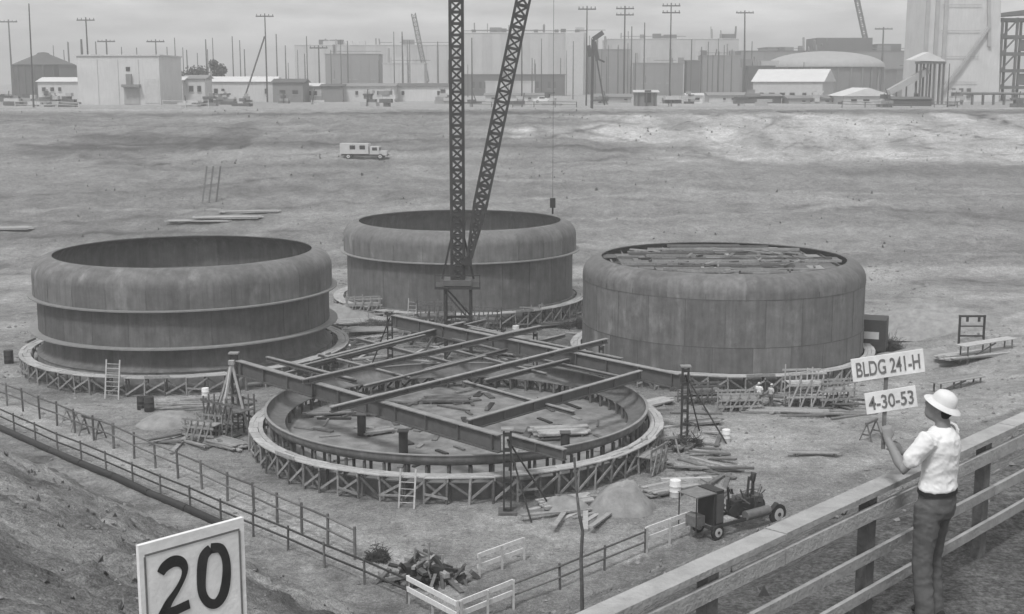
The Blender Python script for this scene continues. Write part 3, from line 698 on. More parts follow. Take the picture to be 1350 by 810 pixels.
def figure_meshes(pose, vox, fingers=True):
    P = {k: Vector(v) for k, v in pose.items()}
    lean = P['chest'] - P['pelvis']
    bm = bmesh.new()
    # trunk
    def tr(tt): return P['pelvis'] + (P['chest'] - P['pelvis']) * tt
    sh = (P['shoulder_l'] - P['shoulder_r']).normalized(); sx = -sh; sy = Z_.cross(sx).normalized()
    loft(bm, [(P['pelvis'] - Z_ * .10, .13, .09, sx, sy), (P['pelvis'], .165, .115, sx, sy), (tr(.3), .14, .10, sx, sy), (tr(.65), .155, .11, sx, sy),
              (tr(1.0), .175, .12, sx, sy), (tr(1.0) + Z_ * .09, .15, .095, sx, sy), (P['neck'] - Z_ * .02, .07, .065, sx, sy)], 18)
    limb(bm, [(P['neck'] - Z_ * .06, .062), (P['neck'] + Z_ * .02, .056), (P['head'] - Z_ * .07, .055)])
    hd = P['head']; fw = P['face'].normalized(); hu = (Z_ - fw * Z_.dot(fw)).normalized(); hs = fw.cross(hu)
    loft(bm, [(hd - hu * .115 + fw * .02, .03, .045, hs, fw), (hd - hu * .095 + fw * .018, .05, .068, hs, fw), (hd - hu * .05 + fw * .008, .066, .088, hs, fw), (hd, .073, .096, hs, fw),
              (hd + hu * .05, .072, .096, hs, fw), (hd + hu * .09, .056, .076, hs, fw), (hd + hu * .115, .025, .035, hs, fw)], 18)
    limb(bm, [(hd + fw * .09 + hu * .01, .010), (hd + fw * .108 - hu * .022, .015), (hd + fw * .095 - hu * .032, .013)], 8)          # nose
    limb(bm, [(hd + fw * .088 - hu * .056 - hs * .02, .007), (hd + fw * .093 - hu * .056, .009), (hd + fw * .088 - hu * .056 + hs * .02, .007)], 6)
    for sgn in (-1, 1): limb(bm, [(hd + hs * .072 * sgn - fw * .012 + hu * .028, .010, .016), (hd + hs * .078 * sgn - fw * .015, .010, .018), (hd + hs * .072 * sgn - fw * .008 - hu * .03, .009, .012)], 8)
    for sd in ('l', 'r'):
        s_, e_, w_ = P['shoulder_' + sd], P['elbow_' + sd], P['wrist_' + sd]
        limb(bm, [(s_, .058), (s_.lerp(e_, .35), .05), (s_.lerp(e_, .75), .044), (e_, .041), (e_.lerp(w_, .25), .043), (e_.lerp(w_, .6), .036), (w_, .026, .03)])
        hv, pn = P['hand_' + sd].normalized(), P['palm_' + sd].normalized(); pn = (pn - hv * pn.dot(hv)).normalized(); ac = hv.cross(pn)   # ac: across the palm
        k0 = w_ + hv * .085
        loft(bm, [(w_ - hv * .01, .028, .022, ac, pn), (w_ + hv * .04, .038, .016, ac, pn), (k0, .042, .014, ac, pn), (k0 + hv * .012, .036, .010, ac, pn)], 12)
        if fingers:
            curl = pose.get('curl_' + sd, (0, 0, .5))[2]
            for i, L in enumerate((.068, .078, .074, .058)):
                b0 = k0 + ac * (-.033 + .022 * i); d = hv.copy(); p = b0; pts = [(b0 - hv * .02, .0095), (b0, .0098)]
                for q, fr in enumerate((.45, .3, .25)):
                    ang = curl * (.9, 1.25, 1.0)[q]
                    d = (d * math.cos(ang) + (pn - d * pn.dot(d)).normalized() * math.sin(ang)).normalized() if abs(pn.dot(d)) < .999 else d
                    if q == 1 and curl > .8: d = (pn * .8 - hv * .6).normalized()
                    if q == 2 and curl > .8: d = (-hv * .9 + pn * -.3).normalized()
                    p = p + d * L * fr * 1.15; pts.append((p, .0092 - .001 * q))
                limb(bm, pts, 8)
            side = -ac
            limb(bm, [(w_ + hv * .02 + side * .02, .014), (w_ + hv * .05 + side * .045 + pn * .015, .012), (w_ + hv * .075 + side * .05 + pn * .04, .0105), (w_ + hv * .09 + side * .035 + pn * .055, .009)], 8)
        hp, kn, an = P['hip_' + sd], P['knee_' + sd], P['ankle_' + sd]
        toe = P['toe_' + sd].normalized()
        limb(bm, [(hp, .085), (hp.lerp(kn, .4), .075), (kn, .054), (kn.lerp(an, .3), .056), (kn.lerp(an, .7), .042), (an, .036)])
        limb(bm, [(an - Z_ * .03 - toe * .05, .036, .034), (an - Z_ * .035 + toe * .06, .042, .032), (an - Z_ * .045 + toe * .16, .036, .024)])
    body = remesh(bm, vox, 3)
    # shirt: trunk with two short sleeves, hem over the belt
    bm = bmesh.new()
    loft(bm, [(P['pelvis'] + Z_ * .085, .185, .135, sx, sy), (P['pelvis'] + Z_ * .105, .192, .142, sx, sy), (tr(.4), .172, .125, sx, sy), (tr(.7), .178, .128, sx, sy),
              (tr(1.0), .192, .136, sx, sy), (tr(1.0) + Z_ * .085, .182, .126, sx, sy), (P['neck'] - Z_ * .035, .095, .088, sx, sy), (P['neck'] - Z_ * .012, .072, .07, sx, sy)], 20)
    for sd in ('l', 'r'):
        s_, e_ = P['shoulder_' + sd], P['elbow_' + sd]; ins = s_.lerp(P['chest'] + Z_ * .04, .35)
        limb(bm, [(ins, .085), (s_, .082), (s_.lerp(e_, .35), .074), (s_.lerp(e_, .68), .074)])
    shirt = remesh(bm, max(vox, .007), 4, .0065 if fingers else 0)
    bm = bmesh.new()
    loft(bm, [(P['pelvis'] + Z_ * .15, .165, .12, sx, sy), (P['pelvis'] + Z_ * .02, .182, .132, sx, sy), (P['pelvis'] - Z_ * .06, .185, .135, sx, sy), (P['pelvis'] - Z_ * .13, .16, .12, sx, sy), (P['pelvis'] - Z_ * .16, .1, .09, sx, sy)], 20)
    for sd in ('l', 'r'):
        hp, kn, an = P['hip_' + sd], P['knee_' + sd], P['ankle_' + sd]
        limb(bm, [(hp + Z_ * .02, .10, .11), (hp.lerp(kn, .3), .098, .10), (hp.lerp(kn, .7), .082, .084), (kn, .078), (kn.lerp(an, .4), .075), (kn.lerp(an, .9), .072, .075), (an - Z_ * .03, .073, .08)])
    trous = remesh(bm, max(vox, .010), 4, .006 if fingers else 0)
    # shoes
    shoes = []
    for sd in ('l', 'r'):
        bm = bmesh.new(); an = P['ankle_' + sd]; toe = P['toe_' + sd].normalized()
        limb(bm, [(an - Z_ * .03 - toe * .065, .046, .05), (an - Z_ * .035 + toe * .03, .05, .05), (an - Z_ * .05 + toe * .13, .05, .036), (an - Z_ * .055 + toe * .19, .042, .028)])
        shoes.append(remesh(bm, max(vox, .01), 3))
    return body, shirt, trous, shoes, (hd, fw, hu, hs)
def hat_mesh(kind='brim'):
    prof = [(0.001, .135), (.045, .13), (.085, .108), (.105, .07), (.112, .022), (.165, -.004), (.172, -.012), (.165, -.014), (.108, .012), (.10, .06), (.08, .1), (.04, .12), (.001, .125)]
    if kind == 'cap': prof = [(0.001, .135), (.05, .13), (.09, .105), (.112, .06), (.118, .02), (.135, .01), (.132, .004), (.112, .012), (.105, .06), (.085, .1), (.05, .12), (.001, .125)]
    me = lathe_mesh('hard_hat', prof, 'hat', 28); return me
def person(label, pose, loc, rz, vox, fingers, hat='brim', shirt_m='shirt', group=None, meshes=None):
    ms = meshes or figure_meshes(pose, vox, fingers)
    body, shirt, trous, shoes, (hd, fw, hu, hs) = ms
    t = thing('person', label, 'person', loc, rz, group); frame(PW[t])
    def put(name, me, m, par):
        if not me.materials: me.materials.append(M[m])
        o = share(name, me, Matrix.Identity(4), par); o.material_slots[0].link = 'OBJECT'; o.material_slots[0].material = M[m]; return o
    put('body', body, 'skin', t); put('shirt', shirt, shirt_m, t); put('trousers', trous, 'trousers', t)
    for s in shoes: put('shoe', s, 'rubber', t)
    HM = Matrix(((hs.x, fw.x, hu.x, 0), (hs.y, fw.y, hu.y, 0), (hs.z, fw.z, hu.z, 0), (0, 0, 0, 1))); HM.translation = hd + hu * .035 - fw * .005
    share('hard_hat', hat_mesh(hat), HM @ Matrix.Diagonal((.75, .88, .84, 1)), t)
    if fingers:
        for k_ in (-1, 0, 1):
            pts = [HM @ Vector((k_ * .026 * (1 - .2 * abs(u)), u * .09, .127 * .84 * math.sqrt(max(0, 1 - (u * .93) ** 2)) - .004 * abs(k_))) for u in (-.95, -.7, -.4, -.1, .2, .5, .75, .95)]
            bmr = bmesh.new(); limb(bmr, [(q, .006) for q in pts], 6); mer = bpy.data.meshes.new('hat_ridge'); bmr.to_mesh(mer); bmr.free(); put('hat_ridge', mer, 'hat', t)
        pel = Vector(pose['pelvis']); share('belt', lathe_mesh('belt', [(1.0, 0), (1.0, .035), (.97, .035), (.97, 0)], 'leather', 32, closed_prof=True), Matrix.Translation(pel + Vector((0, 0, .06))) @ Matrix.Diagonal((.188, .138, 1, 1)), t)
        ht = bmesh.new()
        loft(ht, [(hd - hu * .055 - fw * .06, .05, .028, hs, fw), (hd - fw * .035, .074, .07, hs, fw), (hd + hu * .05 - fw * .01, .076, .09, hs, fw), (hd + hu * .08, .06, .075, hs, fw)], 14)
        put('hair', remesh(ht, .012, 2), 'rubber', t)
    frame(); return t, ms
MP = dict(pelvis=(0, -.02, .97), chest=(0, -.03, 1.36), neck=(0, -.03, 1.53), head=(0, -.005, 1.65), face=(-.15, .90, .42),
          shoulder_l=(-.185, -.01, 1.445), elbow_l=(-.27, .12, 1.22), wrist_l=(-.22, .275, 1.40), hand_l=(.1, .2, .97), palm_l=(.75, .55, -.15), curl_l=(0, 0, .95),
          shoulder_r=(.185, .0, 1.445), elbow_r=(.25, .13, 1.19), wrist_r=(.06, .30, 1.25), hand_r=(-.75, .35, .45), palm_r=(-.2, .9, .3), curl_r=(0, 0, .7),
          hip_l=(-.09, 0, .92), knee_l=(-.105, .02, .50), ankle_l=(-.11, -.03, .09), toe_l=(-.25, 1, 0),
          hip_r=(.09, 0, .92), knee_r=(.10, .04, .50), ankle_r=(.10, .0, .09), toe_r=(.25, 1, 0))
for k_ in MP:
    if not k_.startswith(('face', 'hand', 'palm', 'curl', 'toe')): MP[k_] = tuple(v * 1.06 for v in MP[k_])
pp = ony(1223, 815, 9.75)
RZ = R(47)
PLOC = Vector((pp.x, 9.75, GR))
person('person in white shirt and pale brimmed hard hat holding up two signs at the fence', MP, PLOC, RZ, .0065, True)
PM = xf(PLOC, RZ)
# signs on a stick held in the raised hand
hand = PM @ Vector((-.215, .335, 1.56))
sc_ = hand.y
up1, lo1 = ony(1170, 482, sc_), ony(1173, 529, sc_)
t = thing('held_sign', 'two white lettered boards on a stick held up by the person at the fence', 'sign', (hand.x, hand.y, hand.z - .1))
beam('stick', (hand.x, hand.y + .012, hand.z - .16), (up1.x, hand.y + .022, up1.z + .02), .028, .02, 'wood_dark', t, up=(0, 1, 0))
def sign_board(pl_, pr_, hgt, text, Yd, th=.012):
    a = ony(*pl_, Yd); b2 = ony(*pr_, Yd); d, s, u, L, c = axes(a, b2)
    o = beam('board', a, b2, th, hgt, 'white', t)
    cu_ = bpy.data.curves.new('lettering', 'FONT'); cu_.body = text; cu_.align_x = 'CENTER'; cu_.align_y = 'CENTER'; cu_.size = 1; cu_.extrude = .004; cu_.offset = .012
    to = bpy.data.objects.new('tmp', cu_); TMP.collection.objects.link(to)
    TMP.view_layers[0].update(); dg_ = TMP.view_layers[0].depsgraph; dg_.update(); me = bpy.data.meshes.new_from_object(to.evaluated_get(dg_)); bpy.data.objects.remove(to)
    xs = [v.co.x for v in me.vertices]; ys = [v.co.y for v in me.vertices]; w = max(xs) - min(xs); hh = max(ys) - min(ys); cx, cy = (max(xs) + min(xs)) / 2, (max(ys) + min(ys)) / 2
    fx, fy = L * .88 / w, hgt * .66 / hh
    for v in me.vertices:
        v.co = ((v.co.x - cx) * fx, (v.co.y - cy) * fy, v.co.z * .4)
        v.co.x += .0035 * noise.noise(v.co * 45); v.co.y += .0035 * noise.noise(v.co * 45 + Vector((7, 7, 7)))
    me.materials.clear(); me.materials.append(M['paint_grey'])
    nn = d.cross(u)
    if nn.y > 0: nn = -nn
    W = Matrix(((d.x, u.x, nn.x, 0), (d.y, u.y, nn.y, 0), (d.z, u.z, nn.z, 0), (0, 0, 0, 1))); W.translation = c + nn * (th / 2 + .003)
    share('lettering', me, W, o)
sign_board((1123, 489), (1218, 475), .178, 'BLDG 241-H', hand.y)
sign_board((1141, 533), (1208, 522), .165, '4-30-53', hand.y)

# ---- small workers down in the yard
WP = {k_: (v if k_.startswith(('face', 'hand', 'palm', 'curl', 'toe')) else tuple(q / 1.06 for q in v)) for k_, v in MP.items()}; WP.update(elbow_l=(-.27, -.02, 1.17), wrist_l=(-.25, .12, .96), hand_l=(0, .3, -1), palm_l=(1, 0, 0), curl_l=(0, 0, .4), elbow_r=(.27, -.02, 1.17), wrist_r=(.25, .12, .96), hand_r=(0, .3, -1), palm_r=(-1, 0, 0), face=(0, .95, -.2), head=(0, .03, 1.66))
ms = figure_meshes(WP, .022, False)
def worker(label, px, ptop, base, rz, sm, dark=False):
    p = onz(px, ptop, base + 1.80)
    person(label, WP, (p.x, p.y, base), rz, .02, False, 'cap', sm, 'workers in the tank yard', ms)
q = onz(1002, 506, .35); 
worker('worker in white shirt by the right tank walkway, left one of two', 1001, 504, hn(*onz(1001, 504, .4)[:2]), R(150), 'shirt')
worker('worker in pale shirt by the right tank walkway, right one of two', 1017, 506, hn(*onz(1017, 506, .4)[:2]), R(-60), 'bld_pale')
worker('worker in dark clothes and white hard hat in front of the back tank', 727, 396, hn(*onz(727, 396, 1.8)[:2]), R(30), 'trousers')
worker('worker in dark clothes and white hard hat between left tank and girders', 461, 454, hn(*onz(461, 454, 1.8)[:2]), R(200), 'trousers')

# ================================================================ clutter in the yard
def P0(px, py, lift=0.0):
    p = hit(px, py); return Vector((p.x, p.y, hn(p.x, p.y) + lift))
def lumber_stack(label, p, rz, L, rows, cols, m, group='lumber stacks in the yard', bw=.26, bt=.07, mess=.06):
    t = thing('lumber_stack', label, 'lumber', p, rz, group); frame(PW[t])
    for s in (-.35, .35): block('bearer', (L * s, 0, .06), (.12, cols * bw + .1, .14), 'wood_dark', t)
    for r in range(rows):
        for c in range(cols):
            ll = L * random.uniform(.8, 1.05)
            block('board', (random.uniform(-.2, .2), (c - (cols - 1) / 2) * (bw + .015) + random.uniform(-.01, .01), .165 + r * (bt + .01)), (ll, bw, bt), m if random.random() < .8 else 'wood', t, random.uniform(-mess, mess))
    frame(); return t
for lab, px, py, a, L, r, c, m in (
    ('pale lumber stack behind the left tank, nearest its rim', 300, 291, 8, 9, 3, 8, 'wood_light'),
    ('pale lumber stack behind the left tank, second one back', 330, 282, 12, 8, 3, 7, 'wood_light'),
    ('low lumber stack behind the left tank, left end of the row', 262, 296, 4, 8, 2, 6, 'wood_light'),
    ('pale sheet stack between the left tank and the girders', 415, 468, 20, 5.5, 3, 14, 'wood'),
    ('pale boards on the ground right of the left tank', 492, 424, 25, 8, 2, 9, 'wood_light'),
    ('board pile left of the derrick foot', 500, 438, 10, 6, 2, 8, 'wood'),
    ('bright boards lying right of the derrick foot', 650, 467, -18, 4.5, 2, 5, 'wood_light'),
    ('board pile under the girders behind the low ring', 690, 450, -15, 5, 3, 6, 'wood'),
    ('boards piled between the back tank and the right tank', 735, 430, 30, 6, 3, 6, 'wood_dark'),
    ('light boards beside the right jack post', 862, 535, 40, 3.5, 2, 5, 'wood_light'),
    ('dark boards on the ground right of the right jack post', 930, 560, 20, 2.4, 2, 3, 'wood_dark'),
    ('boards lying before the right tank walkway', 1035, 545, -6, 6, 2, 5, 'wood'),
    ('long boards at the far right beside the spoil heap', 1295, 470, 24, 9, 3, 7, 'wood_light'),
    ('low boards left of the white drum', 905, 590, 60, 2.5, 2, 4, 'wood_dark'),
    ('timber lying in the trodden yard below the right tank', 1075, 600, -3, 3.2, 1, 2, 'wood_dark'),
    ('board bundle left of the low ring walkway', 300, 590, -40, 3, 3, 5, 'wood'),
    ('pale boards near the left picture edge on the pit floor', 8, 305, 5, 7, 3, 6, 'wood_light'),
    ('board heap by the engine trailer', 880, 650, 30, 3, 3, 5, 'wood'),
    ('short boards below the pile of rubble near the low ring', 745, 668, 25, 3, 2, 5, 'wood_light'),
): lumber_stack(lab, P0(px, py), R(a), L, r, c, m)
# loose boards
k = 0
for region, n, m_ in (((430, 420, 790, 482), 120, ('wood', 'wood_dark', 'wood_light')), ((220, 520, 330, 590), 30, ('wood', 'wood_dark')), ((880, 540, 960, 640), 26, ('wood', 'wood_dark', 'wood_light')), ((980, 524, 1130, 552), 40, ('wood', 'wood_dark')), ((720, 650, 800, 690), 16, ('wood_light', 'wood'))):
    for i in range(n):
        px = random.uniform(region[0], region[2]); py = random.uniform(region[1], region[3]); p = P0(px, py)
        if math.hypot(p.x - T11[0], p.y - T11[1]) < 13.2 or math.hypot(p.x - T12[0], p.y - T12[1]) < 13.2 or math.hypot(p.x - T9[0], p.y - T9[1]) < 13.6 or math.hypot(p.x - T10[0], p.y - T10[1]) < 13.2: continue
        a = random.uniform(0, 3.14); L = random.uniform(1.6, 5); d = Vector((math.cos(a), math.sin(a), 0)) * L / 2
        q0, q1 = p - d, p + d; q0.z = hn(q0.x, q0.y) + random.choice((.05, .1, .35)); q1.z = hn(q1.x, q1.y) + .05
        o = beam('loose_board', q0, q1, .26, .09, random.choice(m_)); k += 1
        zone = ('between the left tank and the low ring' if px < 520 else 'around the derrick foot' if px < 650 else 'between the back tank and the right tank') if region[1] < 430 else {220: 'beside the left jack post', 880: 'beside the right jack post', 980: 'in front of the right tank', 720: 'between the low ring and the sand heap'}[region[0]]
        tag(o, 'loose board lying on the ground ' + zone, 'board', 'loose boards ' + zone)
# things on the floor of the low ring
for lab, px, py, a, L, r, c, m in (('pale slatted boards inside the low ring at the right', 738, 572, 8, 3.4, 2, 7, 'wood_light'), ('dark plates inside the low ring on the left', 432, 548, 12, 3.4, 1, 3, 'wood_dark'), ('low stack near the leftmost stub column', 500, 572, 30, 2, 2, 3, 'wood'),
                                  ('board pile at the back inside the low ring', 590, 530, 0, 3, 2, 5, 'wood_dark'), ('short boards near the middle of the low ring', 650, 552, 50, 2.2, 1, 4, 'wood')):
    p = onz(px, py, 0.85); lumber_stack(lab, p, R(a), L, r, c, m, 'boards inside the low ring')
for i in range(70):
    a = random.uniform(0, 6.28); rr = 9.4 * math.sqrt(random.random()); c = Vector((T11[0] + rr * math.cos(a), T11[1] + rr * math.sin(a), .90)); aa = random.uniform(0, 3.14); d = Vector((math.cos(aa), math.sin(aa), 0)) * random.uniform(.3, 1.3)
    o = beam('loose_board', c - d, c + d, random.uniform(.12, .5), random.uniform(.05, .12), random.choice(('wood_dark', 'wood_dark', 'wood', 'dark'))); tag(o, 'loose board lying on the floor inside the low ring', 'board', 'loose boards inside the low ring')
# trestles and frames
def sawhorse(label, p, rz, L=2.0, hh=1.0, m='wood', group='sawhorses in the yard'):
    t = thing('sawhorse', label, 'sawhorse', p, rz, group); frame(PW[t])
    beam('top_bar', (-L / 2, 0, hh), (L / 2, 0, hh), .12, .14, m, t)
    for s in (-1, 1):
        for q in (-1, 1): beam('leg', (s * L * .4, 0, hh - .04), (s * L * .45, q * .4, 0), .09, .06, m, t)
        beam('cross_tie', (s * L * .43, -.25, .4), (s * L * .43, .25, .4), .05, .1, m, t)
    frame(); return t
sawhorse('dark sawhorse below the held signs in the trodden yard', P0(1148, 580), R(50), 1.6, 1.1, 'wood_dark')
sawhorse('sawhorse behind the inner railing at the left, left one of two', P0(95, 566), R(-50), 1.8, 1.1)
sawhorse('sawhorse behind the inner railing at the left, right one of two', P0(122, 577), R(-35), 1.8, 1.2, 'wood_dark')
sawhorse('sawhorse in front of the pale boards beside the low ring', P0(875, 600), R(20), 1.8, 1.0)
def scaffold(label, p, rz, w, d, hh, nx_, m='wood', rails=3):
    t = thing('scaffold_tower', label, 'scaffold', p, rz, 'small scaffolds in the yard'); frame(PW[t])
    for i in range(nx_ + 1):
        for y in (0, d): rod('upright', (-w / 2 + w * i / nx_, y, -.3), (-w / 2 + w * i / nx_, y, hh * random.uniform(.85, 1.05)), .055, m, t, 6)
    for j in range(rails):
        z = hh * (j + 1) / (rails + .4)
        for y in (-.05, d + .05): beam('ledger', (-w / 2 - .2, y, z), (w / 2 + .2, y, z), .05, .13, m, t)
    for i in range(nx_):
        x = -w / 2 + w * i / nx_
        beam('brace', (x, -.08, .1), (x + w / nx_, -.08, hh * .8), .05, .11, m, t)
    for q in range(3): beam('deck_board', (-w / 2, d * (q + .5) / 3, hh * .62), (w / 2, d * (q + .5) / 3, hh * .62), d / 3.3, .05, m, t)
    frame(); return t
scaffold('spindly pale scaffold against the right tank walkway', P0(1062, 540), R(4), 2.4, 1.2, 2.9, 3, 'wood_light')
scaffold('dark scaffold crib beside the left jack post', P0(288, 578), R(-38), 2.6, 1.8, 2.6, 5, 'wood_dark', 2)
scaffold('low timber crib in front of the left jack post', P0(262, 585), R(-20), 1.8, 1.2, 1.6, 4, 'wood')
scaffold('timber crib between derrick foot and back tank walkway', P0(548, 446), R(10), 2.5, 1.5, 2.0, 4, 'wood')
scaffold('timber crib in front of the back tank walkway on the right', P0(690, 430), R(-10), 3.0, 1.5, 1.9, 4, 'wood')
scaffold('light crib on the right edge of the low ring walkway', P0(868, 625), R(60), 2.0, 1.2, 1.7, 3, 'wood')
scaffold('dark scaffold bay at the left of the derrick foot', P0(578, 452), R(15), 3.0, 1.6, 3.6, 4, 'wood_dark')
scaffold('dark scaffold bay at the right of the derrick foot', P0(632, 452), R(-12), 3.2, 1.6, 3.2, 4, 'wood_dark')
scaffold('scaffold bay at the foot of the right tank near its left edge', P0(800, 475), R(-20), 3.0, 1.2, 1.8, 4, 'wood')
scaffold('low scaffold bay behind the right jack post', P0(925, 535), R(8), 3.0, 1.0, 1.6, 4, 'wood_dark')
scaffold('low scaffold bay left of the two workers', P0(975, 545), R(5), 2.6, 1.0, 1.5, 4, 'wood')
scaffold('scaffold bay right of the pale scaffold at the right tank', P0(1105, 538), R(12), 2.4, 1.0, 2.0, 3, 'wood')
scaffold('scaffold bay at the foot of the back tank near its left edge', P0(480, 420), R(12), 3.0, 1.2, 2.0, 4, 'wood')
# pale timber tripod by the left post
p = P0(298, 575); t = thing('timber_tripod', 'pale timber tripod standing beside the left jack post', 'tripod', p); frame(PW[t])
for a in (0.3, 2.4, 4.5): beam('leg', (1.5 * math.cos(a), .9 * math.sin(a), -.2), (.5, 0, 4.6), .14, .12, 'wood_light', t)
block('head', (.5, 0, 4.6), (.35, .35, .25), 'wood', t); frame()
def ladder(label, base, top, w=.5, m='wood_light'):
    t = thing('ladder', label, 'ladder', base, 0, 'ladders against the walkways'); base = Vector(base); top = Vector(top)
    s = (top - base).cross(Z_).normalized() * w / 2
    for q in (-1, 1): beam('stile', base + s * q, top + s * q, .09, .06, m, t)
    n = int((top - base).length / .3)
    for i in range(1, n): c = base.lerp(top, i / n); rod('rung', c - s, c + s, .025, m, t, 6)
def walk_pt(c, r, px, z):
    best = min((abs(675 + FPX * (c[0] + r * math.cos(a)) / ((c[1] + r * math.sin(a)) * _c - (z - CAMH) * _s) - px), a) for a in [math.pi + math.pi * i / 720 for i in range(721)])
    a = best[1]; return Vector((c[0] + r * math.cos(a), c[1] + r * math.sin(a), z)), a
p, a = walk_pt(T9, 12.85, 150, .95); b0 = p + Vector((math.cos(a), math.sin(a), 0)) * .5; b0.z = hn(b0.x, b0.y) - .05; tp = p + (p - b0) * .45; ladder('pale ladder against the left tank walkway', b0, Vector((p.x, p.y, 2.3)) - Vector((math.cos(a), math.sin(a), 0)) * .02, 1.0)
p, a = walk_pt(T11, 12.55, 538, 1.45); b0 = p + Vector((math.cos(a), math.sin(a), 0)) * .5; b0.z = hn(b0.x, b0.y) - .05; ladder('short ladder against the near side of the low ring walkway', b0, Vector((p.x, p.y, 1.95)) - Vector((math.cos(a), math.sin(a), 0)) * .02, .8)
p, a = walk_pt(T10, 12.7, 545, .8); b0 = p + Vector((math.cos(a), math.sin(a), 0)) * .5; b0.z = hn(b0.x, b0.y) - .05; ladder('ladder against the back tank walkway left of the derrick', b0, Vector((p.x, p.y, 2.2)), .8)
# barrels, drums
drum_me = lathe_mesh('drum', [(0.01, 0), (.29, 0), (.3, .03), (.3, .28), (.315, .3), (.3, .32), (.3, .57), (.315, .59), (.3, .61), (.3, .87), (.29, .9), (.27, .88), (.01, .88)], 'white', 20)
drum_dk = drum_me.copy(); drum_dk.materials.clear(); drum_dk.materials.append(M['dark'])
def drum(label, px, py, me, sc=1.0):
    p = P0(px, py); o = share('steel_drum', me, xf(p) @ Matrix.Diagonal((sc, sc, sc, 1))); tag(o, label, 'drum', 'steel drums in the yard')
drum('white drum standing in the yard right of the right jack post', 957, 583, drum_me, .85)
drum('white drum near the left scaffold crib', 271, 526, drum_me, .85)
drum('dark drum in front of the left tank walkway, left one of two', 187, 541, drum_dk)
drum('dark drum in front of the left tank walkway, right one of two', 197, 543, drum_dk, 1.1)
drum('dark drum at the left picture edge beside the left tank walkway', 12, 480, drum_dk, 1.2)
drum('dark drum between the back tank and the right tank', 745, 425, drum_dk)
drum('white drum in front of the back tank walkway', 680, 443, drum_me)
drum('pale drum left of the engine trailer', 890, 655, drum_me)
# heaps
def heap(name, label, cat, p, rx, ry, hh, m, seed, n=26):
    v = []; f = []; mrings = 10
    for j in range(mrings + 1):
        u = j / mrings
        for i in range(n):
            a = 2 * math.pi * i / n; w = 1 + .22 * noise.noise(Vector((math.cos(a) * 1.3 + seed, math.sin(a) * 1.3, seed)))
            x, y = rx * u * math.cos(a) * w, ry * u * math.sin(a) * w
            z = hh * (1 - u * u) ** 1.2 * (1 + .35 * noise.fractal(Vector((x * .9 + seed, y * .9, 0)), 1, 2, 4)) + .1 * noise.fractal(Vector((x * 2.4, y * 2.4, seed)), .8, 2, 3) * (1 - u)
            if u > .99: z = -.5
            else: z += hn(p.x + x, p.y + y) - p.z
            v.append((x, y, z))
    for j in range(mrings):
        for i in range(n): f.append((j * n + i, j * n + (i + 1) % n, (j + 1) * n + (i + 1) % n, (j + 1) * n + i))
    o = meshobj(name, v, f, m, smooth=True, W=xf(p)); tag(o, label, cat); return o
heap('sand_heap', 'pale sand heap right of the low ring walkway', 'heap', P0(822, 673), 1.9, 1.4, 1.35, 'sand', 3)
heap('sand_heap', 'small pale rubble heap in front of the low ring walkway', 'heap', P0(745, 672), 1.4, 1.0, .7, 'sand', 8)
heap('spoil_heap', 'broad pale spoil heap beyond the right tank', 'heap', P0(1205, 432), 8, 4, 1.7, 'sand', 5)
heap('spoil_heap', 'grey spoil heap behind the held signs', 'heap', P0(1205, 478), 4.5, 2.6, 1.1, 'sand', 11)
heap('spoil_heap', 'low spoil heap in front of the left scaffold cribs', 'heap', P0(225, 560), 2.4, 1.8, .7, 'sand', 14)
heap('spoil_heap', 'earth heap against the back tank walkway on the left', 'heap', P0(445, 420), 4, 2.5, 1.2, 'sand', 17)
# brush heap: tangled sticks
p = P0(560, 768)
def brush(label, p, n, rx, ry, hh, seed, m='brush', ln=(.6, 1.7)):
    rnd = random.Random(seed); bm = bmesh.new()
    for i in range(n):
        if i % 90 == 0: kx, ky, kr, kh = rnd.uniform(-1, 1) * rx * .75, rnd.uniform(-1, 1) * ry * .6, rnd.uniform(.25, .55), rnd.uniform(.35, 1.0)
        a = rnd.uniform(0, 6.28); u = math.sqrt(rnd.random()); c = Vector((kx + rx * kr * u * math.cos(a), ky + ry * kr * u * math.sin(a), hh * kh * (1 - u * u) * rnd.random()))
        d = Vector((rnd.gauss(0, 1), rnd.gauss(0, 1), rnd.gauss(.35, .6))).normalized() * rnd.uniform(*ln) / 2
        s = d.cross(Vector((rnd.gauss(0, 1), rnd.gauss(0, 1), rnd.gauss(0, 1)))).normalized() * .018; w = d.cross(s).normalized() * .018
        A = [bm.verts.new(c - d + q) for q in (s, w, -s, -w)]; B = [bm.verts.new(c + d + q * .5) for q in (s, w, -s, -w)]
        for q in range(4): bm.faces.new((A[q], A[(q + 1) % 4], B[(q + 1) % 4], B[q]))
    me = bpy.data.meshes.new('sticks'); bm.to_mesh(me); bm.free(); me.materials.append(M[m])
    t = thing('brush_heap', label, 'brush', p); frame(PW[t])
    o = share('sticks', me, Matrix.Identity(4), t); tag(o, kind='stuff')
    frame(); return t
t = thing('scrap_heap', 'dark tangled heap of scrap timber and rods inside the near corner of the pit', 'scrap', p); frame(PW[t])
rs = random.Random(3)
for i in range(130):
    c = Vector((rs.gauss(0, .7), rs.gauss(0, .5), 0)); c.z = abs(rs.gauss(0, .5)) * max(.2, 1 - abs(c.x) / 2)
    d = Vector((rs.gauss(0, 1), rs.gauss(0, 1), rs.gauss(0, .55))).normalized() * rs.uniform(.2, .65)
    if c.z - abs(d.z) < -.1: c.z = abs(d.z) - .1
    beam('scrap_timber', c - d, c + d, rs.uniform(.06, .3), rs.uniform(.05, .2), rs.choice(('wood_dark', 'dark', 'dark', 'wood_dark', 'wood')), t)
